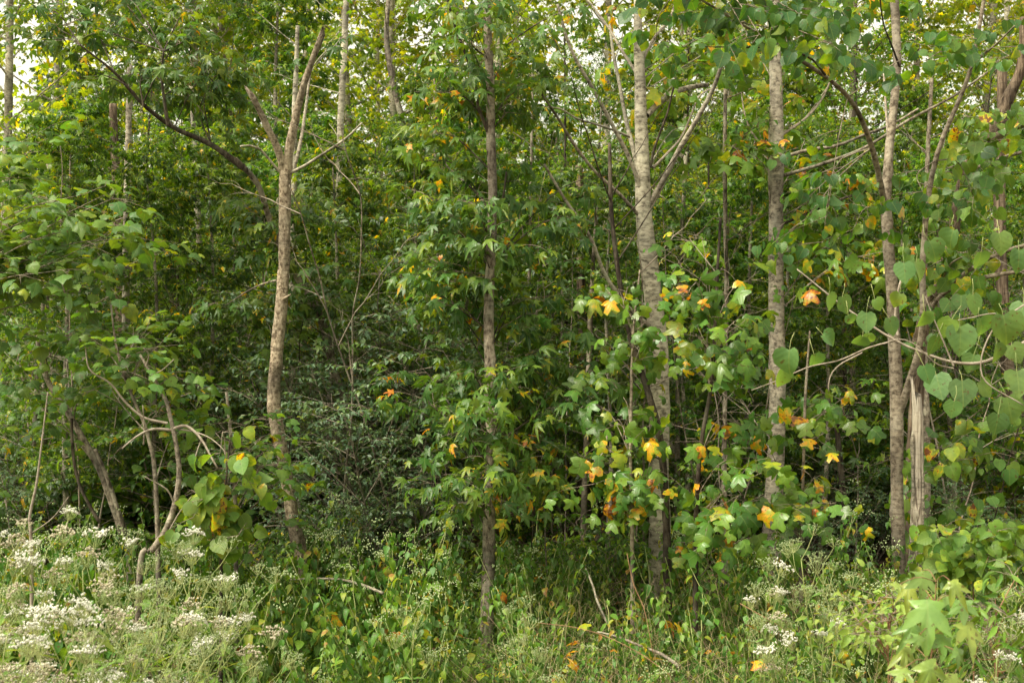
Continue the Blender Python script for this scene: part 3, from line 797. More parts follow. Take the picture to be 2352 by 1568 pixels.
for k, (pts, d, mt, lb) in enumerate(POLES):
    r_ = np.random.default_rng(300 + k)
    path = px_path(pts, d); org = (path[0, 0], path[0, 1], 0)
    t = thing('slender_tree', lb, 'tree', org)
    if k in (3, 7, 8, 9, 10, 11, 13):      # runs on upwards behind the leaves
        top = path[-1].copy(); top[2] += 3.0; top[0] += r_.normal(0, .15); top[3] *= .55; path = np.vstack([path, top])
    link('trunk', trunk_mesh(r_, path, M[mt], step=.05, sides=16, rough=.05, origin=org), t)
    o = Out(); s = smooth_path(path, 20); zt = s[-1, 2]
    for j in range(7):
        z = r_.uniform(.35, .98) * zt; a = np.array([np.interp(z, s[:, 2], s[:, c]) for c in range(3)])
        an = r_.uniform(0, 6.28); e = r_.uniform(.2, 1.0)
        d_ = np.array([math.cos(an) * math.cos(e), math.sin(an) * math.cos(e), math.sin(e)])
        lc = limb_curve(r_, a, d_, r_.uniform(.5, 1.3), sag=-.1, wob=.1)
        o.limb.append((lc[None], (.006 * np.linspace(1, .3, 9))[None]))
        if j < 3 and k != 14: foliate(r_, o, lc, .006, 4, .3, 2, .2, 4, .09, s0=.4)
    dress(r_, o, t, org, 'gum' if k % 2 else 'rhomb', 'gumfar', M[mt], 40)

# ------------------------------------------------------------------ the edge trees
def region(rng, n, x0, x1, y0, y1, d0, d1):
    return [P(rng.uniform(x0, x1), rng.uniform(y0, y1), rng.uniform(d0, d1)) for _ in range(n)]

# 1 broken forked tree
def forked_tree():
    r = np.random.default_rng(1); d = 9.0
    path = px_path([(656, 378, 30), (655, 420, 31), (655, 480, 30), (652, 600, 30), (646, 700, 32), (637, 800, 33), (629, 900, 35), (633, 960, 36), (645, 1030, 34), (660, 1110, 34), (672, 1190, 34), (690, 1280, 36)], d)
    path[:, 3] *= .86
    org = (path[0, 0], path[0, 1], 0)
    t = thing('forked_tree', 'leafless tan barked tree with a broken off Y shaped fork', 'tree', org)
    link('trunk', trunk_mesh(r, path, M['tan'], step=.018, sides=34, rough=.05, knots=12, origin=org), t)
    bare_limb(t, org, [(660, 410), (664, 350), (680, 265), (698, 195), (718, 135), (737, 88)], 22, 13, d, d - .2, M['tan'], r, broken=.06, sides=20)
    bare_limb(t, org, [(652, 400), (642, 352), (620, 305), (600, 262), (582, 226)], 19, 13, d, d - .25, M['tan'], r, broken=.07, sides=18)
    bare_limb(t, org, [(664, 398), (705, 378), (755, 345), (795, 318), (832, 282)], 8, 4, d, d - .5, M['palegrey'], r)
    bare_limb(t, org, [(650, 402), (625, 375), (600, 345), (575, 335), (552, 336)], 7, 3, d, d - .3, M['palegrey'], r)
    bare_limb(t, org, [(646, 642), (610, 650), (570, 668), (520, 700)], 5, 2, d, d + .2, M['greybrown'], r)
    bare_limb(t, org, [(650, 688), (668, 676)], 9, 3, d - .03, d - .12, M['tan'], r, name='stub')
    bare_limb(t, org, [(672, 395), (690, 330), (702, 250), (712, 170)], 9, 5, d + .15, d + .3, M['grey'], r)
forked_tree()

# 2 dark leaning tree with the long slanting branch
def leaning_tree():
    r = np.random.default_rng(2); d = 10.2
    path = px_path([(540, 366, 13), (590, 420, 13), (618, 500, 14), (650, 580, 15), (700, 665, 16), (738, 735, 18), (768, 850, 19), (798, 950, 20), (808, 1100, 24), (812, 1300, 26)], 9.2, 10.6)
    org = (path[0, 0], path[0, 1], 0)
    t = thing('leaning_tree', 'dark tree leaning left whose long slanting branch carries leaves at upper left', 'tree', org)
    link('trunk', trunk_mesh(r, path, M['greybrown'], step=.03, sides=18, rough=.05, knots=4, origin=org), t)
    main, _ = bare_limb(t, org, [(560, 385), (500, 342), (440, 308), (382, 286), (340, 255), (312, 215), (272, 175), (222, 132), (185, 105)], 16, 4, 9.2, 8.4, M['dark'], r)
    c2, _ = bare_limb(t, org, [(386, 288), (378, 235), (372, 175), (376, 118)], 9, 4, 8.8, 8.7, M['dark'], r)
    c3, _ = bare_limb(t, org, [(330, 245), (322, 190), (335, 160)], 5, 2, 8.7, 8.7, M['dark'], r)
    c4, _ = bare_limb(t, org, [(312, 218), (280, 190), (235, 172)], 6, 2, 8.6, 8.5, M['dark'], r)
    o = Out(); up = smooth_path(np.c_[main, np.zeros(len(main))], 20)[::-1]
    for tg in region(r, 17, 40, 520, -60, 230, 8.9, 9.9):
        s = main[np.argmin(np.linalg.norm(main - tg, axis=1))]
        s = s if r.random() < .6 else c2[np.argmin(np.linalg.norm(c2 - tg, axis=1))]
        lc = smooth_path([s, s * .5 + tg * .5 + UP * .08 + r.normal(0, .06, 3), tg], 9)
        o.limb.append((lc[None], (.006 * np.linspace(1, .4, 9))[None]))
        foliate(r, o, lc, .006, 5, .35, 3, .2, 5, .09, s0=.3, droop=.5, hue=(0, .955))
    sp2 = smooth_path(path, 40)
    for tg in region(r, 12, 480, 780, 470, 720, 9.5, 10.1):
        aim_limb(r, o, sp2, tg, .095, ns=5, sl=.34, nt=3, tl=.2, nl=5, r0=.005, hue=(0, .955))
    dress(r, o, t, org, 'gum', 'gum', M['dark'], 300)
leaning_tree()

# 3 central sweetgum
def central_tree():
    r = np.random.default_rng(3); d = 8.0
    path = px_path([(1112, -500, 13), (1116, -150, 16), (1120, 40, 18), (1125, 200, 20), (1127, 300, 20), (1131, 430, 21), (1129, 560, 21), (1124, 700, 23), (1125, 850, 24), (1129, 1000, 25), (1125, 1150, 27), (1122, 1300, 29), (1118, 1450, 30)], d)
    org = (path[0, 0], path[0, 1], 0)
    t = thing('sweetgum_tree', 'straight slim brown trunk of star leaved sweetgum in the middle of the picture', 'tree', org)
    link('trunk', trunk_mesh(r, path, M['greybrown'], step=.022, sides=28, rough=.06, knots=14, origin=org), t)
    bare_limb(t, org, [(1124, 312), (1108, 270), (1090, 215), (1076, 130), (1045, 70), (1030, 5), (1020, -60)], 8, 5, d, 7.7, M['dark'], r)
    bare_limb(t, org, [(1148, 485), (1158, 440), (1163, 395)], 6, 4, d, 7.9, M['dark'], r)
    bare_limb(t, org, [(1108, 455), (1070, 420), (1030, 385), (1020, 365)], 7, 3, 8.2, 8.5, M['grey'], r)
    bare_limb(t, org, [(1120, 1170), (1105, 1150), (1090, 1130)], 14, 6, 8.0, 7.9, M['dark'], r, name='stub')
    o = Out(); s = smooth_path(path, 60)
    kw = dict(size=.10, ns=5, sl=.34, nt=3, tl=.2, nl=5, droop=.45)
    for tg in region(r, 24, 860, 1400, 400, 900, 7.9, 9.4): aim_limb(r, o, s, tg, r0=.006, hue=(0, .97), **kw)
    for tg in region(r, 7, 900, 1380, 780, 1020, 8.0, 8.8): aim_limb(r, o, s, tg, r0=.006, **kw)
    for tg in region(r, 4, 960, 1280, 1040, 1120, 8.0, 8.5): aim_limb(r, o, s, tg, r0=.005, hue=(.5, .97), **kw)
    for tg in region(r, 11, 920, 1380, -100, 420, 7.9, 9.2): aim_limb(r, o, s, tg, r0=.007, hue=(.3, .98), **kw)
    for tg in region(r, 4, 1040, 1200, 860, 980, 7.3, 7.7) + region(r, 3, 1020, 1190, 1040, 1110, 7.3, 7.7) + region(r, 3, 1080, 1190, 440, 560, 7.4, 7.8) + region(r, 3, 1060, 1190, -60, 90, 7.4, 7.8): aim_limb(r, o, s, tg, .10, ns=4, sl=.22, nt=2, tl=.16, nl=4, r0=.004, droop=.4, hue=(.2, .95))
    dress(r, o, t, org, 'gum', 'gum', M['dark'], 300, )
central_tree()

# 4 pale tulip tree with many bare limbs
def tulip_one():
    r = np.random.default_rng(4); d = 8.9; m = M['palegrey']
    path = px_path([(1462, -300, 12), (1464, 0, 17), (1466, 90, 21), (1470, 180, 26), (1472, 260, 29), (1475, 350, 31), (1478, 480, 35), (1485, 560, 38), (1500, 680, 41), (1513, 800, 43), (1515, 950, 44), (1513, 1080, 45), (1515, 1180, 46)], d)
    org = (path[0, 0], path[0, 1], 0)
    t = thing('tulip_tree', 'pale smooth barked tulip tree with bare limbs rising on both sides', 'tree', org)
    link('trunk', trunk_mesh(r, path, m, step=.022, sides=32, rough=.022, knots=10, origin=org), t)
    for pts, w0, w1, dd, mt in [
        ([(1476, 505), (1440, 462), (1380, 408), (1330, 348), (1290, 288), (1262, 235), (1236, 205)], 9, 5, -.5, 'greybrown'),
        ([(1482, 470), (1460, 400), (1436, 340), (1402, 280), (1370, 222), (1340, 160), (1300, 90), (1280, 10)], 12, 6, -.4, 'grey'),
        ([(1474, 430), (1456, 350), (1440, 285), (1427, 215), (1408, 120), (1400, 40)], 12, 6, .4, 'palegrey'),
        ([(1447, 315), (1390, 292), (1330, 275), (1285, 250), (1250, 245)], 6, 3, -.3, 'palegrey'),
        ([(1492, 470), (1530, 402), (1572, 322), (1620, 240), (1648, 180), (1664, 130)], 14, 9, -.4, 'grey'),
        ([(1494, 385), (1506, 330), (1530, 270), (1552, 180)], 7, 4, -.2, 'dark'),
        ([(1485, 265), (1535, 220), (1580, 202), (1625, 196)], 15, 10, .5, 'grey'),
        ([(1500, 385), (1535, 350), (1568, 310), (1610, 215), (1640, 200)], 6, 3, .3, 'paletwig'),
        ([(1510, 762), (1470, 738), (1440, 702), (1402, 652), (1372, 590), (1345, 522), (1300, 462), (1262, 402), (1250, 378)], 11, 6, -.6, 'grey'),
        ([(1470, 180), (1430, 120), (1395, 60), (1350, 0)], 8, 4, .3, 'grey'),
        ([(1472, 150), (1500, 90), (1540, 40), (1560, -40)], 8, 4, .2, 'grey')]:
        bare_limb(t, org, pts, w0, w1, d, d + dd, M[mt], r)
    o = Out(); s = smooth_path(path, 50)
    for tg in region(r, 8, 1320, 1700, -150, 330, 9.0, 10.2): aim_limb(r, o, s, tg, .13, ns=4, sl=.35, nt=2, tl=.2, nl=4, r0=.006, hue=(.2, .96))
    dress(r, o, t, org, 'tulip', 'tulip', M['grey'], 300)
tulip_one()

def tulip_two():
    r = np.random.default_rng(14); d = 9.6
    path = px_path([(1778, -400, 14), (1780, 0, 21), (1781, 110, 25), (1783, 200, 29), (1783, 300, 31), (1783, 400, 33), (1782, 560, 34), (1783, 700, 35), (1785, 850, 36), (1785, 1000, 38), (1780, 1100, 40), (1775, 1200, 42)], d)
    org = (path[0, 0], path[0, 1], 0)
    t = thing('tulip_tree', 'straight grey tulip tree trunk between the pale many limbed one and the redbud', 'tree', org)
    link('trunk', trunk_mesh(r, path, M['grey'], step=.022, sides=32, rough=.03, knots=14, origin=org), t)
    for pts, w0, w1, dd, mt in [
        ([(1796, 362), (1850, 346), (1920, 335), (1990, 308), (2050, 285), (2110, 250)], 9, 5, -.6, 'greybrown'),
        ([(1796, 404), (1830, 386), (1900, 374), (1960, 352), (2020, 320), (2110, 262), (2200, 215), (2290, 150)], 10, 4, -.8, 'greybrown'),
        ([(1796, 515), (1850, 492), (1940, 455), (2040, 425)], 7, 4, .2, 'dark'),
        ([(1796, 310), (1840, 280), (1880, 240), (1905, 190), (1915, 160)], 7, 3, .5, 'paletwig'),
        ([(1796, 305), (1850, 270), (1900, 200)], 5, 2, .7, 'paletwig'),
        ([(1770, 350), (1730, 310), (1710, 260), (1700, 190)], 5, 2, .4, 'paletwig'),
        ([(1772, 500), (1766, 430), (1765, 350), (1768, 300)], 5, 3, -.15, 'greybrown')]:
        bare_limb(t, org, pts, w0, w1, d, d + dd, M[mt], r)
    o = Out(); s = smooth_path(path, 50)
    for tg in region(r, 12, 1680, 2050, -150, 620, 9.4, 10.8): aim_limb(r, o, s, tg, .13, ns=4, sl=.4, nt=3, tl=.2, nl=4, r0=.006, hue=(.3, 1))
    dress(r, o, t, org, 'tulip', 'tulip', M['grey'], 300)
tulip_two()

# 5 tulip saplings whose big leaves stand before the trunks
def tulip_saplings():
    for k, (stem, dep, regs, lb) in enumerate([
        ([(1655, 500, 6), (1648, 620, 7), (1642, 760, 8), (1634, 880, 9), (1612, 1010, 10), (1602, 1120, 11), (1598, 1250, 12)], 7.4,
         [(4, 1560, 1640, 520, 700), (9, 1560, 1760, 600, 860), (12, 1560, 1800, 860, 1230)], 'tulip sapling in front of the two pale trunks, its big leaves partly orange'),
        ([(1470, 620, 4), (1455, 760, 6), (1450, 900, 7), (1448, 1050, 8), (1452, 1250, 9)], 7.6,
         [(7, 1350, 1460, 660, 960), (6, 1350, 1460, 960, 1180), (3, 1480, 1540, 1080, 1220)], 'tulip sapling with large drooping green leaves left of the pale tulip trunk'),
        ([(1860, 760, 4), (1850, 900, 6), (1846, 1050, 7), (1840, 1250, 8)], 7.7,
         [(5, 1810, 1960, 820, 1020), (5, 1800, 1930, 1000, 1160)], 'small tulip sapling leafing right of the second tulip trunk')]):
        r = np.random.default_rng(40 + k); path = px_path(stem, dep); org = (path[0, 0], path[0, 1], 0)
        t = thing('tulip_sapling', lb, 'sapling', org)
        link('trunk', trunk_mesh(r, path, M['dark' if k == 0 else 'redbudbark'], step=.04, sides=10, rough=.04, origin=org), t)
        o = Out(); s = smooth_path(path, 40)
        for n, x0, x1, y0, y1 in regs:
            for tg in region(r, n, x0, x1, y0, y1, dep - .6, dep + .5):
                aim_limb(r, o, s, tg, .105, ns=3, sl=.22, nt=2, tl=.14, nl=3, r0=.004, droop=.75, tilt=.5, pet=.07, face=.7, hue=(.05, .985))
        dress(r, o, t, org, 'tulip', 'tulip', M['redbudbark'], 300)
tulip_saplings()

# 6 forked redbud at the right
def redbud():
    r = np.random.default_rng(6); d = 8.4; m = M['redbudbark']
    path = px_path([(2050, -300, 12), (2053, -60, 16), (2057, 60, 18), (2060, 150, 18), (2053, 240, 18), (2043, 330, 20), (2038, 400, 22), (2035, 480, 24), (2040, 560, 24), (2048, 650, 26), (2052, 750, 28), (2057, 850, 29), (2060, 950, 30), (2060, 1100, 28), (2062, 1200, 30), (2066, 1330, 32)], d)
    org = (path[0, 0], path[0, 1], 0)
    t = thing('redbud_tree', 'brown smooth redbud that forks low, heart shaped leaves hanging from its arching limbs', 'tree', org)
    link('trunk', trunk_mesh(r, path, m, step=.022, sides=26, rough=.02, knots=12, origin=org), t)
    l1, _ = bare_limb(t, org, [(2034, 480), (2024, 420), (2006, 350), (1985, 295), (1968, 245), (1935, 212), (1880, 160), (1810, 122), (1740, 82), (1680, 40), (1625, 5), (1560, -30)], 15, 4, d, 6.7, m, r)
    bare_limb(t, org, [(2040, 310), (2034, 240), (2030, 170)], 6, 4, d, d + .2, M['paletwig'], r)
    l2, _ = bare_limb(t, org, [(2062, 960), (2085, 895), (2108, 850), (2116, 760), (2118, 640), (2122, 540), (2128, 470), (2148, 370), (2182, 290), (2212, 200), (2240, 130), (2262, 40), (2270, -60)], 17, 8, d, 7.6, m, r)
    l3, _ = bare_limb(t, org, [(2068, 160), (2050, 110), (2028, 50), (2020, -20)], 5, 3, d, 7.9, M['dark'], r)
    l4, _ = bare_limb(t, org, [(1895, 172), (1870, 140), (1810, 115), (1740, 110), (1620, 108)], 6, 2, 7.4, 6.8, M['dark'], r)
    l5, _ = bare_limb(t, org, [(2232, 150), (2290, 100), (2330, 60)], 6, 3, 7.7, 7.0, m, r)
    o = Out()
    spines = [l1, l1, l4, l2, l3, l5]
    for n, x0, x1, y0, y1, d0, d1, sp in [(17, 1300, 2000, -80, 110, 6.0, 7.2, 0), (7, 1800, 2300, -60, 160, 6.4, 7.8, 0), (3, 2060, 2340, -40, 140, 6.6, 7.6, 3), (5, 1830, 2010, 430, 560, 7.4, 8.2, 0), (2, 2100, 2260, 400, 600, 7.4, 8.2, 3)]:
        for tg in region(r, n, x0, x1, y0, y1, d0, d1):
            s_ = spines[sp]; j = np.argmin(np.linalg.norm(s_ - tg, axis=1)); a = s_[j]
            lc = smooth_path([a, a * .5 + tg * .5 + UP * .07 + r.normal(0, .05, 3), tg], 9)
            o.limb.append((lc[None], (.0045 * np.linspace(1, .4, 9))[None]))
            foliate(r, o, lc, .004, 3, .3, 2, .2, 4, .095, s0=.35, hang=.8, tilt=.55, pet=.03, hue=(0, .97))
    dress(r, o, t, org, 'heart', 'redbud', m, 300)
redbud()

# 7 near redbud twigs with large leaves reaching in from the right
def near_redbud():
    r = np.random.default_rng(7); d = 5.4
    org = (P(2560, 784, d)[0], d, 0)
    t = thing('redbud_tree', 'near redbud outside the right edge, its thin twigs reaching in with large round leaves', 'tree', org)
    path = px_path([(2540, -600, 14), (2550, 200, 30), (2560, 800, 40)], d)
    link('trunk', trunk_mesh(r, path, M['redbudbark'], step=.04, sides=20, rough=.02, origin=org), t)
    for pts, w0, w1, d0, d1 in [
        ([(2550, 700), (2440, 745), (2352, 785), (2270, 822), (2190, 846), (2110, 815), (2062, 770), (2010, 748), (1962, 722), (1900, 665), (1830, 618)], 10, 3, 5.4, 5.7),
        ([(2062, 770), (2056, 720), (2062, 670), (2070, 640)], 7, 4, 5.55, 5.6),
        ([(2190, 846), (2150, 835), (2100, 790), (2060, 778), (2030, 790)], 4, 2, 5.4, 5.4),
        ([(2340, 760), (2290, 720), (2240, 728), (2200, 735)], 4, 2, 5.3, 5.3),
        ([(2062, 780), (2000, 795), (1980, 810), (1900, 835), (1830, 850), (1760, 890), (1726, 896)], 4, 2, 5.6, 5.6),
        ([(1980, 810), (1925, 840), (1905, 870), (1903, 900)], 4, 2, 5.6, 5.6),
        ([(2190, 840), (2165, 780), (2140, 720), (2125, 680)], 4, 2, 5.3, 5.3),
        ([(2540, 600), (2352, 700), (2290, 740), (2250, 850), (2310, 900), (2350, 930)], 5, 3, 5.2, 5.1)]:
        bare_limb(t, org, pts, w0, w1, d0, d1, M['paletwig'], r, name='twig', sides=7)
    L = [(2260,757,46,56),(2312,758,58,70),(2207,782,50,66),(2145,795,32,44),(2174,753,36,45),(2230,835,36,42),(2292,812,38,46),(2157,887,42,58),(2212,903,48,58),(2320,942,50,60),
         (2264,893,36,44),(2334,812,30,44),(1810,832,40,58),(1872,830,32,38),(1908,696,30,42),(1908,777,38,30),(1972,788,30,38),(1998,778,26,26),(2048,750,30,40),(2147,578,42,52),
         (2182,551,44,46),(2078,626,36,46),(2113,623,38,46),(1940,700,20,40),(1955,735,20,26),(1990,740,22,44),(2120,735,26,40),(2240,700,38,46),(2340,880,44,60),(2290,975,40,48),(2188,940,30,40),
         (1798,870,26,44),(2345,720,40,50),(2300,560,44,50),(2342,600,44,52),(2130,860,30,42),(2018,700,22,30),(2250,600,40,44),(2060,690,26,34)]
    ps, ts, ns, ss, rs = [], [], [], [], []
    for (x, y, w, h) in L:
        dd = r.uniform(5.0, 5.7); tip = nrm(np.array([r.normal(0, .3), r.normal(0, .25), -1]))
        if w > h: tip = nrm(np.array([r.choice([-1, 1]), -.2, -.5]))
        s = max(w, h) * 1.0 / F * dd
        c = P(x, y, dd); ps.append(c - tip * s * .5); ts.append(tip)
        ns.append(np.array([r.normal(0, .45), -1, .75 + r.normal(0, .25)])); ss.append(s * 1.08); rs.append(r.uniform(.2, .85))
        # its petiole
        b = c - tip * s * .5
    leaf_objects(r, (np.array(ps), np.array(ts), np.array(ns), np.array(ss), np.array(rs)), 'heart', 'litbud', t, org)
    # petioles as fine stalks reaching up to the twig
    a = Acc()
    for b, tp in zip(ps, ts):
        e = b - tp * .05 + UP * .03 + r.normal(0, .012, 3)
        V, f = tubes(np.array([[b, (b + e) / 2 + r.normal(0, .004, 3), e]]) - np.array(org), np.full((1, 3), .0013), 4); a.add(V, f)
    link('leaf_stalks', a.mesh('leaf_stalks', M['stem']), t, kind='stuff')
near_redbud()

# 8 broken snag
def snag():
    r = np.random.default_rng(9); d = 7.9
    path = px_path([(2107, 935, 20), (2108, 960, 24), (2107, 1060, 26), (2105, 1180, 28), (2102, 1300, 30), (2097, 1420, 34)], d)
    org = (path[0, 0], path[0, 1], 0)
    t = thing('broken_snag', 'silvery dead snag with a splintered top standing against the redbud', 'dead tree', org)
    link('trunk', trunk_mesh(r, path, M['silver'], step=.016, sides=34, rough=.07, knots=5, origin=org, broken=.13), t)
    # bark still clinging along its left and low right side
    for k, (x, y0, y1, w) in enumerate([(2096, 990, 1160, 9), (2118, 1080, 1230, 10), (2094, 1200, 1380, 11), (2112, 1260, 1420, 12)]):
        pts = [(x + r.normal(0, 1), y) for y in np.linspace(y0, y1, 6)]
        c, rr = px_limb(pts, w, w * .7, d - .035, d - .035, 8); rr[0] *= .3; rr[-1] *= .3
        link('bark_strip', trunk_mesh(r, np.c_[c[::-1], rr[::-1]], M['grey'], 'bark_strip', step=.02, sides=10, rough=.16, origin=org), t)
    path = px_path([(2090, 1120, 16), (2088, 1200, 20), (2084, 1330, 22), (2080, 1420, 24)], 8.25)
snag()

# 9 thick brown tree at the right clothed with vine leaves
def vine_tree():
    r = np.random.default_rng(10); d = 8.8; m = M['brown']
    path = px_path([(2354, 40, 22), (2345, 150, 24), (2318, 220, 25), (2288, 285, 25), (2250, 345, 27), (2215, 410, 26), (2198, 480, 25), (2186, 560, 24), (2158, 640, 24), (2126, 720, 28), (2112, 800, 30), (2106, 900, 30), (2098, 1050, 32), (2096, 1250, 34)], d, 9.3)
    org = (path[0, 0], path[0, 1], 0)
    t = thing('vine_covered_tree', 'thick dark brown tree curving to the upper right, half hidden under grape leaves', 'tree', org)
    link('trunk', trunk_mesh(r, path, m, step=.022, sides=26, rough=.05, knots=8, origin=org), t)
    for pts, w0, w1 in [([(2250, 350), (2285, 318), (2325, 295), (2380, 270)], 19, 16), ([(2240, 385), (2290, 368), (2335, 352), (2400, 345)], 10, 7),
                        ([(2130, 720), (2160, 680), (2200, 655), (2270, 635), (2352, 622), (2420, 620)], 11, 9), ([(2140, 700), (2180, 655), (2240, 612), (2300, 580), (2380, 556)], 11, 8),
                        ([(2160, 655), (2180, 610), (2210, 590)], 6, 3)]:
        bare_limb(t, org, pts, w0, w1, 8.8, 8.2, M['redbudbark'], r)
    link_o = Out(); s = smooth_path(path, 50)
    for n, x0, x1, y0, y1 in [(7, 2130, 2330, 260, 480), (7, 2130, 2240, 460, 740), (5, 2150, 2330, 950, 1150), (5, 2150, 2300, 1120, 1300)]:
        for tg in region(r, n, x0, x1, y0, y1, 7.6, 8.6):
            aim_limb(r, link_o, s, tg, .11, ns=4, sl=.22, nt=2, tl=.16, nl=3, rise=.2, r0=.0035, hang=.9, hue=(.3, 1.0), tilt=.4)
    dress(r, link_o, t, org, 'heart', 'grape', M['twig'], 300)
vine_tree()

# 10 crooked saplings at lower left and the leafy screens at the left
def left_saplings():
    r = np.random.default_rng(11)
    path = px_path([(84, 770, 9), (92, 810, 11), (112, 880, 12), (158, 950, 14), (200, 1025, 16), (232, 1080, 18), (262, 1160, 20), (285, 1230, 22), (303, 1290, 24)], 8.6)
    org = (path[0, 0], path[0, 1], 0)
    t = thing('leaning_sapling', 'grey brown sapling leaning left, behind the white flowered weeds', 'sapling', org)
    link('trunk', trunk_mesh(r, path, M['greybrown'], step=.025, sides=18, rough=.05, knots=5, origin=org), t)
    bare_limb(t, org, [(165, 960), (168, 1040), (185, 1120), (230, 1200)], 6, 8, 8.4, 8.4, M['dark'], r)
    bare_limb(t, org, [(303, 1285), (270, 1170), (240, 1080), (218, 1030)], 9, 8, 8.45, 8.4, M['greybrown'], r)
    o = Out(); s = smooth_path(path, 40)
    for tg in region(r, 7, 0, 240, 720, 1000, 7.8, 8.8): aim_limb(r, o, s, tg, .085, ns=4, sl=.32, nt=3, tl=.2, nl=4, r0=.005, hue=(0, .9))
    dress(r, o, t, org, 'grape', 'grape', M['greybrown'], 300)

    r = np.random.default_rng(12)
    path = px_path([(322, 815, 5), (350, 862, 7), (378, 910, 8), (392, 960, 10), (405, 1020, 11), (412, 1085, 12), (404, 1150, 13), (382, 1215, 15), (350, 1262, 15), (322, 1300, 14)], 6.9)
    org = (path[0, 0], path[0, 1], 0)
    t = thing('crooked_sapling', 'pale crooked dead sapling curving up behind the white flowered weeds', 'sapling', org)
    link('trunk', trunk_mesh(r, path, M['greybrown'], step=.02, sides=18, rough=.03, knots=5, origin=org), t)
    for pts, w0, w1 in [([(396, 985), (430, 978), (462, 1008), (480, 1040), (500, 1075)], 8, 4), ([(396, 988), (350, 985), (310, 1005), (280, 1030)], 8, 3), ([(385, 972), (330, 958), (290, 925), (262, 885), (225, 868), (202, 840), (196, 795)], 6, 3),
                        ([(336, 840), (342, 815), (330, 800)], 4, 2), ([(345, 862), (372, 850), (400, 825)], 3, 2), ([(410, 985), (450, 992), (490, 1010), (520, 1040)], 4, 2), ([(462, 1010), (450, 1045), (445, 1080)], 3, 2),
                        ([(402, 1160), (385, 1125), (352, 1105), (334, 1095)], 5, 2), ([(330, 1020), (332, 985), (328, 930)], 4, 2), ([(388, 1225), (378, 1240), (410, 1180), (440, 1140)], 5, 2), ([(70, 1255), (66, 1190), (82, 1120), (96, 1040)], 6, 3)]:
        if pts[0][0] == 70: continue
        bare_limb(t, org, pts, w0, w1, 6.9, 6.8, M['paletwig'], r, name='twig', sides=7)

    r = np.random.default_rng(13)
    path = px_path([(110, 900, 3), (98, 1000, 4), (84, 1110, 6), (68, 1190, 7), (72, 1260, 8)], 7.0)
    org = (path[0, 0], path[0, 1], 0)
    t = thing('thin_sapling', 'thin pale bare stem at the far left above the white flowers', 'sapling', org)
    link('trunk', trunk_mesh(r, path, M['paletwig'], step=.03, sides=8, rough=.03, origin=org), t)
    bare_limb(t, org, [(70, 1225), (120, 1190), (158, 1140)], 3, 1.5, 7.0, 7.0, M['paletwig'], r, name='twig', sides=6)

    # leafy screens of rounded leaves reaching in from the left
    for k, (stem, dep, regs, lb, hue) in enumerate([
        ([(-130, 300, 10), (-140, 600, 14), (-150, 900, 18)], 7.4, [(18, -30, 300, 440, 640), (7, 60, 380, 520, 660), (5, -20, 120, 320, 420)], 'rounded pale green leaves reaching in at the left, their stem outside the edge', (.2, .95)),
        ([(255, 700, 4), (268, 800, 5), (300, 900, 6), (340, 1000, 8), (360, 1150, 10)], 7.2, [(7, 220, 350, 730, 860), (3, 330, 420, 860, 980)], 'arching spray of pale green leaves before the crooked dead sapling', (.3, .95)),
        ([(520, 900, 6), (530, 1000, 8), (540, 1150, 9)], 7.8, [(6, 430, 640, 930, 1100), (4, 600, 720, 1060, 1180)], 'rounded leaves on a low shrub in front of the broken forked tree', (.1, .97))]):
        r = np.random.default_rng(60 + k); path = px_path(stem, dep); org = (path[0, 0], path[0, 1], 0)
        t = thing('leafy_shrub', lb, 'shrub', org)
        link('trunk', trunk_mesh(r, path, M['greybrown'], step=.04, sides=10, rough=.03, origin=org), t)
        o = Out(); s = smooth_path(path, 40)
        for n, x0, x1, y0, y1 in regs:
            for tg in region(r, n, x0, x1, y0, y1, dep - .6, dep + .8):
                aim_limb(r, o, s, tg, (.095, .085, .075)[k], ns=4, sl=.3, nt=2, tl=.2, nl=4, r0=.005, droop=.2, hue=hue, rise=.3, face=.05, tilt=.35)
        dress(r, o, t, org, 'grape', 'grape', M['greybrown'], 300)

    # bright vine-like shrub with heart leaves
    r = np.random.default_rng(70); d = 6.9
    path = px_path([(528, 1010, 4), (520, 1100, 5), (512, 1200, 7), (508, 1290, 8)], d); org = (path[0, 0], path[0, 1], 0)
    t = thing('leafy_shrub', 'bright green heart leaved shrub right of the crooked dead sapling', 'shrub', org)
    link('trunk', trunk_mesh(r, path, M['dark'], step=.04, sides=8, rough=.03, origin=org), t)
    o = Out(); s = smooth_path(path, 30)
    for tg in region(r, 11, 480, 570, 1030, 1250, d - .2, d + .2): aim_limb(r, o, s, tg, .105, ns=3, sl=.14, nt=1, tl=.1, nl=3, r0=.003, hang=.5, hue=(.6, .98), rise=.2)
    for tg in region(r, 7, 410, 480, 1090, 1220, d - .2, d + .2): aim_limb(r, o, s, tg, .10, ns=3, sl=.12, nt=1, tl=.1, nl=3, r0=.003, hang=.5, hue=(.7, .98), rise=.2)
    dress(r, o, t, org, 'heart', 'grape', M['twig'], 200)
left_saplings()

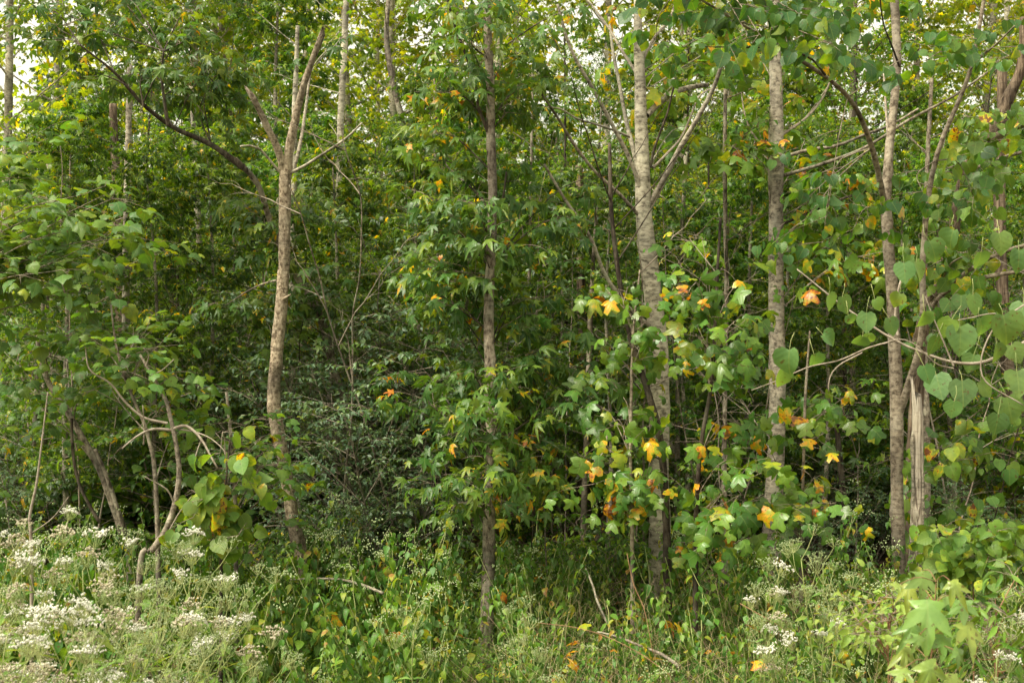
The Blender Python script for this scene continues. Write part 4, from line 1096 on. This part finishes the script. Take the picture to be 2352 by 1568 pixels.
# 11 shrubs
SHR = [('privet', 860, 11.3, 1.6, 'tallest grey green shrub, its top half way up the gap right of the forked tree'),
       ('privet', 800, 10.2, 1.35, 'grey green small leaved shrub right of the broken forked tree, second tallest of its clump'),
       ('privet', 900, 9.6, 1.1, 'grey green small leaved shrub in front of the tallest one, nearer the central trunk'),
       ('privet', 740, 9.4, .62, 'low grey green shrub at the foot of the broken forked tree'),
       ('privet', 960, 11.0, 1.35, 'small leaved shrub half hidden behind the star leaves left of the central trunk'),
       ('privet', 1990, 11.2, .72, 'dark small leaved shrub between the second tulip trunk and the redbud'),
       ('privet', 1880, 10.4, .55, 'low dark shrub right of the foot of the second tulip trunk'),
       ('privet', 2290, 10.0, .62, 'small leaved shrub behind the broad leaves at the lower right'),
       ('privet', 120, 10.6, .8, 'small leaved shrub in the shade behind the white flowers at the left')]
r_ = np.random.default_rng(21)
for kd, px, d, sc, lb in SHR:
    plant_variant(r_, kd, X(px, d), d, sc, 'privet_shrub', lb, 'shrub')
for i in range(110):
    y = float(r_.uniform(15, 60)); x = float(r_.uniform(-1.1, 1.1) * y * 1176 / F)
    plant_variant(r_, 'privet', x, y, r_.uniform(.8, 1.7), 'thicket_shrub', 'grey green thicket shrub deep in the forest between the far trunks', 'shrub', 'thicket shrubs between the far trunks')
for i in range(34):
    y = float(r_.uniform(11.2, 15.5)); q_ = float(r_.uniform(-40, 700) if i % 3 else r_.uniform(1380, 2380)); x = X(q_, y)
    plant_variant(r_, 'under', x, y, r_.uniform(1.5, 2.3), 'tall_undergrowth', 'chest high leafy green bush in the shade between the background trunks', 'shrub', 'tall bushes between the background trunks')
for i in range(90):
    x, y = scatter(r_, 1, 9.0, 17, 1.1); x, y = float(x[0]), float(y[0])
    px_ = 1176 + x / y * F
    if 985 < px_ < 1110 and y < 14: continue
    plant_variant(r_, 'under', x, y, r_.uniform(.5, 1.05), 'undergrowth_shrub', 'low green undergrowth shrub on the shaded forest floor', 'shrub', 'undergrowth shrubs on the forest floor')

# ------------------------------------------------------------------ weeds in front
def weed_variant(seed, h, hang=True, flower=False):
    r = np.random.default_rng(seed); o = Out(); st = Acc(); fl = Acc()
    for j in range(r.integers(3, 6)):
        an = r.uniform(0, 6.28); e = r.uniform(1.05, 1.45); L = h * r.uniform(.65, 1.1)
        d = np.array([math.cos(an) * math.cos(e), math.sin(an) * math.cos(e), math.sin(e)])
        lc = limb_curve(r, np.array([r.normal(0, .03), r.normal(0, .03), -.03]), d, L, sag=.12, k=12, wob=.05)
        V, f = tubes(lc[None], (.0032 * np.linspace(1, .4, 12))[None], 5); st.add(V, f)
        n = int(L / .045)
        s = np.linspace(.12, 1, n); u = s * 11; i = np.minimum(u.astype(int), 10); fr = (u - i)[:, None]
        b = lc[i] * (1 - fr) + lc[i + 1] * fr
        for sg in (0, math.pi):
            a2 = np.arange(n) * 1.571 + sg + r.normal(0, .3, n)
            tip = np.stack([np.cos(a2), np.sin(a2), -r.uniform(.1, 1.5 if hang else .4, n)], 1)
            nor = UP + r.normal(0, .3, (n, 3)); nor[:, :2] += np.stack([np.cos(a2), np.sin(a2)], 1) * .6
            leafize(r, o, b + nrm(tip) * .012, tip, nor, r.uniform(.03, .085, n) * (1.15 - .5 * s), r.uniform(.1, 1, n))
    if flower:
        for q in range(10):
            top = o.lp[-1][-1] if q < 3 else lc[-1] + r.normal(0, .06, 3)
            for _ in range(8):
                octa(fl, top + r.normal(0, .02, 3) * [1, 1, .4], .0045)
    v = {'stem': st.mesh('stem', M['stem']), 'foliage': leaf_mesh(r, leaf_arrays(o), 'ovate', M['weed'], (0, 0, 0))}
    if flower: v['flowers'] = fl.mesh('flowers', M['bud'])
    return v

OV = np.array([[1, 0, 0], [-1, 0, 0], [0, 1, 0], [0, -1, 0], [0, 0, 1.2], [0, 0, -1.2]], float)
OF = np.array([[0, 2, 4], [2, 1, 4], [1, 3, 4], [3, 0, 4], [2, 0, 5], [1, 2, 5], [3, 1, 5], [0, 3, 5]])
def octa(acc, c, s): acc.add(OV * s + np.asarray(c), OF)
def octas(acc, C, S):
    n = len(C)
    acc.add((OV[None] * S[:, None, None] + C[:, None]).reshape(-1, 3), (OF[None] + (np.arange(n) * 6)[:, None, None]).reshape(-1, 3))

WV = [weed_variant(500 + i, [.55, .7, .45, .8, .6, .5, .75][i], True, i in (1, 3)) for i in range(7)]
def weeds():
    r = np.random.default_rng(33); n = 0
    while n < 299:
        x, y = scatter(r, 1, 5.6, 9.6, 1.08); x, y = float(x[0]), float(y[0])
        px_ = 1176 + x / y * F
        if px_ < 480 and y < 6.5: continue
        if abs(px_ - 1120) < 45 and 6.4 < y < 8.0: continue
        if 1180 < px_ < 1650 and r.random() < .15: continue
        i = int(r.integers(0, 7)); v = WV[i]
        sc = r.uniform(.85, 1.45) * (1.15 if px_ < 1150 else 1.05) * (.65 if y < 6.6 else 1)
        t = thing('weed_plant', 'leafy green weed with drooping leaves in the thicket along the wood edge' if 'flowers' not in v else 'leafy green weed topped with tiny pale buds along the wood edge', 'weed', (x, y, 0), 'weeds along the wood edge')
        t.rotation_euler = (r.normal(0, .1), r.normal(0, .1), r.uniform(0, 6.28)); t.scale = (sc,) * 3
        for k, me in v.items():
            c = link(k, me, t)
            if k != 'stem': c['kind'] = 'stuff'
        n += 1
weeds()

def blades():
    r = np.random.default_rng(34)
    for name, mat, n, x0, x1, hh, lb in [('straw', 'straw', 1500, 1180, 2200, .62, 'dry tan straw and dead stalks among the weeds at the lower right'),
                                     ('grass', 'grass', 3000, 500, 2352, .50, 'thin green grass blades growing among the weeds in front')]:
        y = np.sqrt(r.uniform(5.4 ** 2, 8.8 ** 2, n)); px_ = r.uniform(x0, x1, n)
        x = (px_ - 1176) / F * y; L = hh * r.uniform(.4, 1.3, n)
        an = r.uniform(0, 6.28, n); lean = r.uniform(.1, .9, n)
        U = np.linspace(0, 1, 5)[None, :, None]
        d = np.stack([np.cos(an) * lean, np.sin(an) * lean, np.ones(n)], 1); d = nrm(d)
        pts = np.stack([x, y, np.full(n, -.02)], 1)[:, None] + d[:, None] * L[:, None, None] * U + np.stack([np.cos(an), np.sin(an), -.8 * np.ones(n)], 1)[:, None] * (L * lean * .5)[:, None, None] * U ** 2
        V, f = tubes(pts, np.full((n, 1), .0017 if name == 'straw' else .0026) * np.linspace(1, .25, 5)[None], 3)
        a = Acc(); a.add(V, f); o = link(name, a.mesh(name, M[mat])); o['kind'] = 'stuff'; tag(o, lb, name)
    # low leafy cover
    n = 26000; y = np.sqrt(r.uniform(5.4 ** 2, 10.5 ** 2, n)); x = r.uniform(-1.05, 1.05, n) * y * 1176 / F
    an = r.uniform(0, 6.28, n)
    clump = np.sin(x * 2.1 + 1) * np.cos(y * 2.7) + .5 * np.sin(x * 5.3 + y * 3.9)
    z = r.uniform(.02, .16, n) + .14 * np.clip(clump, 0, 1.3) * r.random(n)
    t = np.stack([np.cos(an), np.sin(an), r.uniform(-.8, .2, n)], 1); nn = UP + r.normal(0, .45, (n, 3)) + np.array([0, -.3, 0])
    arr = (np.stack([x, y, z], 1), nrm(t), nn, r.uniform(.03, .065, n), r.uniform(0, 1, n))
    o = link('ground_cover', leaf_mesh(r, arr, 'rhomb', M['weed'], (0, 0, 0))); o['kind'] = 'stuff'
    tag(o, 'low small leaved ground cover between the taller weeds', 'ground cover')
blades()

# ------------------------------------------------------------------ boneset: tall weeds with flat white flower heads
def boneset_data():
    r = np.random.default_rng(90); H_ = []
    for k in range(6):           # flower clusters: 0-2 in white bloom, 3-5 in greenish bud
        st = Acc(); fl = Acc(); C = []; nb = 17 if k < 3 else 11
        for j in range(nb):
            an = j * 2.4 + r.normal(0, .35); rad = (.006 + (.042 if k < 3 else .055) * math.sqrt(j / nb)) * r.uniform(.75, 1.2); top = np.array([math.cos(an) * rad, math.sin(an) * rad, .06 + r.normal(0, .009) - 3 * rad * rad])
            b = top * [.15, .15, .0]
            V, f = tubes(np.array([[b, (b + top) / 2 + [0, 0, -.006], top]]), np.array([[.0012, .0010, .0008]]), 3); st.add(V, f)
            m = int(r.integers(3, 9)) if k < 3 else 5
            C.append(top + np.c_[r.normal(0, .0065, m), r.normal(0, .0065, m), r.normal(.002, .003, m)])
        C = np.vstack(C); octas(fl, C, r.uniform(.0032, .0052, len(C)) if k < 3 else r.uniform(.0020, .0034, len(C)))
        H_.append((st.mesh('cluster_stalks', M['stem']), fl.mesh('florets', M['white' if k < 2 else 'cream' if k == 2 else 'bud'])))
    return H_
BH = boneset_data()
def boneset_leafs(k):
    return leaf_data('lance', 'bone', k % 4, (k * 5) % 24)

def boneset(r, base, tip, label, bloom, nb=6, group=None, spread=.26, ln=.165):
    """stem from base to tip (world), branching near the top"""
    t = thing('boneset_plant', label, 'flowering weed', tuple(base), group)
    b = np.array(base); e = np.array(tip) - b; L = np.linalg.norm(e)
    mid = e * .5 + UP * .06 * L + r.normal(0, .02, 3)
    sp = smooth_path([np.zeros(3), mid, e], 14)
    V, f = tubes(sp[None], (.0045 * np.linspace(1, .45, 14))[None], 6); a = Acc(); a.add(V, f)
    ax = nrm(e); heads = []
    for j in range(nb):
        s = .45 + .55 * (j / max(1, nb - 1)); u = s * 13; i = min(int(u), 12); p = sp[i] * (1 - (u - i)) + sp[i + 1] * (u - i)
        an = j * 2.4 + r.normal(0, .3)
        side = np.array([math.cos(an), math.sin(an), 0]); side = nrm(side - ax * (side @ ax))
        d = nrm(ax * .8 + side * .75 + UP * .35); q = spread * (1.25 - .75 * s) * r.uniform(.8, 1.2)
        c = np.array([p, p + d * q * .5, p + d * q + UP * q * .15])
        V, f = tubes(smooth_path(c, 6)[None], (.0022 * np.linspace(1, .5, 6))[None], 4); a.add(V, f)
        heads.append(c[-1]); 
        for z in range(1 if j % 2 == 0 else 0):
            an2 = r.uniform(0, 6.28); d2 = nrm(d + np.array([math.cos(an2), math.sin(an2), .2]) * .7)
            c2 = np.array([c[1], c[1] + d2 * q * .3, c[1] + d2 * q * .6 + UP * .02])
            V, f = tubes(c2[None], np.full((1, 3), .0013), 3); a.add(V, f); heads.append(c2[-1])
    link('stem', a.mesh('stem', M['stem']), t)
    for h in heads:
        k = int(r.integers(0, 3)) + (0 if r.random() < bloom else 3)
        for nm, me in (('flower_cluster', BH[k][1]),):
            o = link(nm, me, t, h); o['kind'] = 'stuff'; o.rotation_euler = (r.normal(0, .2), r.normal(0, .2), r.uniform(0, 6.28)); sc = r.uniform(.65, 1.15); o.scale = (sc,) * 3
            q = link('cluster_stalks', BH[k][0], o)
    nl = int(L / .085)
    for j in range(nl):
        s = .08 + .84 * j / nl; u = s * 13; i = min(int(u), 12); p = sp[i] * (1 - (u - i)) + sp[i + 1] * (u - i)
        for sg in (0, math.pi):
            an = j * 1.571 + sg + r.normal(0, .25); tip_ = nrm(np.array([math.cos(an), math.sin(an), r.uniform(-.5, .7)]))
            nor = UP + r.normal(0, .3, 3)
            R = frames(tip_[None], nor[None])[0]
            o = bpy.data.objects.new('leaf', boneset_leafs(int(r.integers(0, 20)))); o.parent = t; o.location = p
            o.rotation_mode = 'QUATERNION'; o.rotation_quaternion = Matrix(R.tolist()).to_quaternion()
            sc = ln * r.uniform(.7, 1.2) * (1.15 - .55 * s); o.scale = (sc,) * 3
            COL.objects.link(o)
    return t

def bonesets():
    r = np.random.default_rng(91)
    # left mass: tips (px, py, depth, bloom)
    tips = [(20, 1255, 4.6, .95), (108, 1238, 4.7, .95), (40, 1300, 4.4, .9), (120, 1290, 4.5, .95), (190, 1285, 4.8, .9), (250, 1300, 4.7, .55), (310, 1310, 4.7, .3), (380, 1295, 5.0, .15),
            (440, 1285, 5.1, .1), (490, 1290, 5.2, .1), (560, 1345, 5.0, .25), (590, 1360, 5.1, .2), (540, 1400, 4.8, .3), (450, 1380, 4.7, .2), (370, 1370, 4.6, .3), (290, 1400, 4.4, .35), (170, 1440, 4.1, .95), (110, 1390, 4.2, .7),
            (230, 1455, 4.1, .9), (330, 1450, 4.2, .5), (400, 1480, 4.2, .3), (470, 1490, 4.4, .3), (20, 1420, 4.0, .6), (60, 1500, 3.8, .8), (15, 1535, 3.8, .8), (150, 1530, 3.9, .3), (270, 1540, 4.0, .3), (380, 1545, 4.2, .2), (560, 1520, 4.8, .2), (620, 1540, 5.0, .2)]
    ORD = ['first', 'second', 'third', 'fourth', 'fifth', 'sixth', 'seventh', 'eighth', 'ninth', 'tenth', 'eleventh', 'twelfth', 'thirteenth', 'fourteenth']
    row = lambda y: 0 if y < 1330 else 1 if y < 1425 else 2
    labels = {}
    for q in range(3):
        for j, tp in enumerate(sorted([tp for tp in tips if row(tp[1]) == q])):
            labels[tp] = '%s boneset, %s from left in %s row of lower left clump' % ('white flowered' if tp[3] > .5 else 'green budded', ORD[j], ['back', 'middle', 'front'][q])
    for k, (x, y, d, bl) in enumerate(tips):
        tip = P(x, y + 25, d); L = max(tip[2] * 1.05, .4)
        base = np.array([tip[0] - r.uniform(.15, .55), d + r.uniform(-.1, .3), 0.0])
        boneset(r, base, tip, labels[(x, y, d, bl)], bl, group='boneset plants clumped at lower left')
    # right clump
    for k, (x, y, d, bl, lb) in enumerate([(1840, 1265, 6.0, .1, 'tallest boneset of the clump in front of the second tulip trunk'), (1790, 1290, 6.0, .3, 'boneset leaning left in front of the second tulip trunk'), (1890, 1275, 6.1, .15, 'boneset leaning right in the clump in front of the second tulip trunk'),
                                           (1760, 1350, 5.8, .4, 'short boneset left of the tallest one'), (1765, 1450, 5.7, .4, 'low boneset near the bottom right of centre'), (1930, 1370, 5.9, .2, 'boneset in green bud at the right of its clump'),
                                           (1190, 1420, 6.0, 0, 'small boneset in bud right of the foot of the central trunk'), (950, 1430, 6.2, 0, 'small boneset among the drooping weeds left of the central trunk'), (2345, 1370, 5.2, .2, 'boneset at the right edge'), (2290, 1490, 4.6, .3, 'cream flowered weed near the lower right corner')]):
        tip = P(x, y + 20, d); base = np.array([tip[0] + r.uniform(-.15, .15), d + r.uniform(0, .2), 0])
        boneset(r, base, tip, lb, bl, nb=6, spread=.22, ln=.12)
bonesets()

# ------------------------------------------------------------------ young sweetgum in the right foreground
def young_gum():
    r = np.random.default_rng(95); d = 4.1
    for stem, leaves, lb in [([(2150, 1335, 1.5), (2146, 1400, 3), (2140, 1500, 4), (2135, 1600, 5)],
        [(2125, 1328, 68, 0), (2195, 1345, 56, .4), (2085, 1352, 52, -.3), (2132, 1400, 96, 0), (2060, 1345, 30, -.8), (2212, 1395, 60, .5), (2225, 1440, 66, .6), (2180, 1375, 44, .3), (2095, 1440, 56, -.5), (2080, 1495, 62, -.7), (2170, 1475, 62, .2), (2110, 1470, 44, 0), (2140, 1540, 80, -.1), (2205, 1500, 50, .6), (2072, 1545, 60, -.5), (2190, 1560, 58, .3)],
        'young sweetgum with large glossy yellow green star leaves at lower right')]:
        path = px_path(stem, d); org = (path[0, 0], path[0, 1], 0)
        t = thing('young_sweetgum', lb, 'sapling', org)
        link('stem', trunk_mesh(r, path, M['redstem'], 'stem', step=.03, sides=8, rough=.02, origin=org), t)
        ps, ts, ns, ss, rs = [], [], [], [], []; s_ = smooth_path(path, 40); a = Acc()
        for (x, y, w, an) in leaves:
            dd = d + r.uniform(-.2, .15); c = P(x, y, dd); sz = w * 1.0 / F * dd
            tip = nrm(np.array([math.sin(an) + r.normal(0, .25), -.55 + r.normal(0, .2), -.55])); nor = np.array([r.normal(0, .25), -.75, .75])
            b = c - tip * sz * .35; ps.append(b); ts.append(tip); ns.append(nor); ss.append(sz); rs.append(r.uniform(0, 1))
            q = s_[np.argmin(np.abs(s_[:, 2] - (b[2] - .04)))][:3]
            V, f = tubes(smooth_path([q, (q + b) / 2 + UP * .02, b], 6)[None] - np.array(org), np.full((1, 6), .0016), 5); a.add(V, f)
        leaf_objects(r, (np.array(ps), np.array(ts), np.array(ns), np.array(ss), np.array(rs)), 'gum', 'young', t, org)
        link('leaf_stalks', a.mesh('leaf_stalks', M['redstem']), t, kind='stuff')
    # leafy low growth left of it
    for k, (x0, x1, y0, y1, dd, lb) in enumerate([(1960, 2110, 1370, 1480, 5.0, 'yellow green low shrub left of the young sweetgum'), (2220, 2352, 1330, 1560, 4.9, 'narrow leaved green weeds right of the young sweetgum'), (2150, 2310, 1200, 1330, 6.6, 'broad leaved shrub right of the foot of the snag')]):
        stem = [((x0 + x1) / 2, y0 + 45, 1.5), ((x0 + x1) / 2 + 5, y1, 3)]
        path = px_path(stem, dd); org = (path[0, 0], path[0, 1], 0)
        t = thing('leafy_shrub', lb, 'shrub', org); link('trunk', trunk_mesh(r, path, M['redstem'], step=.04, sides=8, rough=.02, origin=org), t)
        o = Out(); s_ = smooth_path(path, 30)
        for tg in region(r, 13, x0, x1, y0, y1, dd - .3, dd + .3): aim_limb(r, o, s_, tg, (.05, .09, .085)[k], ns=4, sl=.16, nt=2, tl=.1, nl=4, r0=.003, hang=.3 if k else 0, rise=.2, hue=(.5, .95))
        dress(r, o, t, org, ('ovate', 'lance', 'heart')[k], ('bone', 'weed', 'grape')[k], M['redstem'], 200)
young_gum()

def bare_stems():
    r = np.random.default_rng(120)
    for k in range(70):
        y = r.uniform(8.6, 14); px_ = r.uniform(-20, 2372); x = X(px_, y)
        Ls = r.uniform(1.6, 4.5); lean = r.normal(0, .22, 2)
        sp = limb_curve(r, np.array([0, 0, -.05]), nrm(np.array([lean[0], lean[1], 1.0])), Ls, sag=.08, k=14, wob=.06)
        w = r.uniform(.005, .013)
        t = thing('bare_stem', 'thin leafless stem rising through the shaded undergrowth', 'stem', (x, y, 0), 'thin bare stems in the undergrowth')
        me = trunk_mesh(r, np.c_[sp, w * np.linspace(1, .35, 14)], M[['greybrown', 'dark', 'twig', 'paletwig'][k % 4]], 'stem', step=.08, sides=7, rough=.05)
        link('stem', me, t)
        o = Out()
        for j in range(3):
            q = sp[int(r.integers(5, 13))]; an = r.uniform(0, 6.28)
            lc = limb_curve(r, q, nrm(np.array([math.cos(an), math.sin(an) * .5, r.uniform(.1, 1.2)])), r.uniform(.4, 1.1), wob=.12)
            foliate(r, o, lc, .003, 4, .35, 2, .18, 1, .05)
            o.sub.append((lc[None], (w * .5 * np.linspace(1, .3, 9))[None]))
        a = Acc()
        for wh, sd in (('sub', 4), ('twig', 3)):
            for pts, rr in getattr(o, wh):
                V, f = tubes(pts, rr, sd); a.add(V, f)
        link('twigs', a.mesh('twigs', M[['twig', 'twig', 'paletwig'][k % 3]]), t, kind='stuff')
bare_stems()

# ------------------------------------------------------------------ fallen branches and dry stems
def small_things():
    r = np.random.default_rng(99)
    for pts, w0, w1, d0, d1, mt, lb in [
        ([(1372, 1450), (1420, 1462), (1470, 1482), (1520, 1502), (1560, 1530)], 4, 8, 7.2, 6.6, 'greybrown', 'grey brown fallen branch lying in the weeds near the bottom centre'),
        ([(660, 1330), (720, 1328), (780, 1330), (830, 1342), (880, 1362)], 4, 7, 8.0, 7.6, 'greybrown', 'grey fallen branch on the weeds below the small leaved shrub'),
        ([(1345, 1305), (1362, 1345), (1372, 1380), (1395, 1430)], 4, 6, 8.0, 7.6, 'grey', 'grey stick leaning in the weeds right of the central trunk'),
        ([(1700, 1385), (1735, 1405), (1780, 1430), (1820, 1460)], 2, 2, 6.4, 6.2, 'redstem', 'thin reddish bramble cane arching in the weeds left of the boneset clump'),
        ([(1240, 1430), (1320, 1440), (1390, 1460), (1470, 1500), (1540, 1550)], 1.5, 2, 6.3, 6.0, 'redstem', 'orange bramble cane trailing right of the central trunk'),
        ([(1440, 1270), (1455, 1340), (1480, 1400), (1500, 1500)], 1.5, 2, 6.6, 6.4, 'redstem', 'upright reddish cane in front of the tulip tree'),
        ([(1395, 1000), (1385, 1040), (1365, 1060)], 5, 4, 7.6, 7.6, 'paletwig', 'short pale dead twig caught left of the tulip tree')]:
        c, rr = px_limb(pts, w0, w1, d0, d1, 10)
        me = trunk_mesh(r, np.c_[c, rr], M[mt], 'branch', step=.02, sides=10, rough=.08, origin=c[0])
        o = link('fallen_branch' if mt in ('greybrown', 'grey') else 'dead_twig' if mt == 'paletwig' else 'bramble_cane', me, None, c[0]); tag(o, lb, 'branch' if mt != 'redstem' else 'bramble')
small_things()

def fallen_leaves():
    r = np.random.default_rng(130)
    for i in range(46):
        px_ = r.uniform(1100, 2000) if i % 3 else r.uniform(500, 2300); y = r.uniform(6.6, 8.6); z = r.uniform(.15, .5)
        o = bpy.data.objects.new('fallen_leaf', leaf_data('tulip' if i % 2 else 'gum', 'tulip', int(r.integers(0, 6)), int(r.integers(21, 24)))); COL.objects.link(o)
        o.location = (X(px_, y), y, z); o.rotation_euler = (r.uniform(-.3, 1.2), r.normal(0, .5), r.uniform(0, 6.28)); o.scale = (r.uniform(.07, .12),) * 3
        tag(o, 'fallen yellow or orange leaf caught on top of the weeds', 'leaf', 'fallen leaves caught in the weeds')
fallen_leaves()
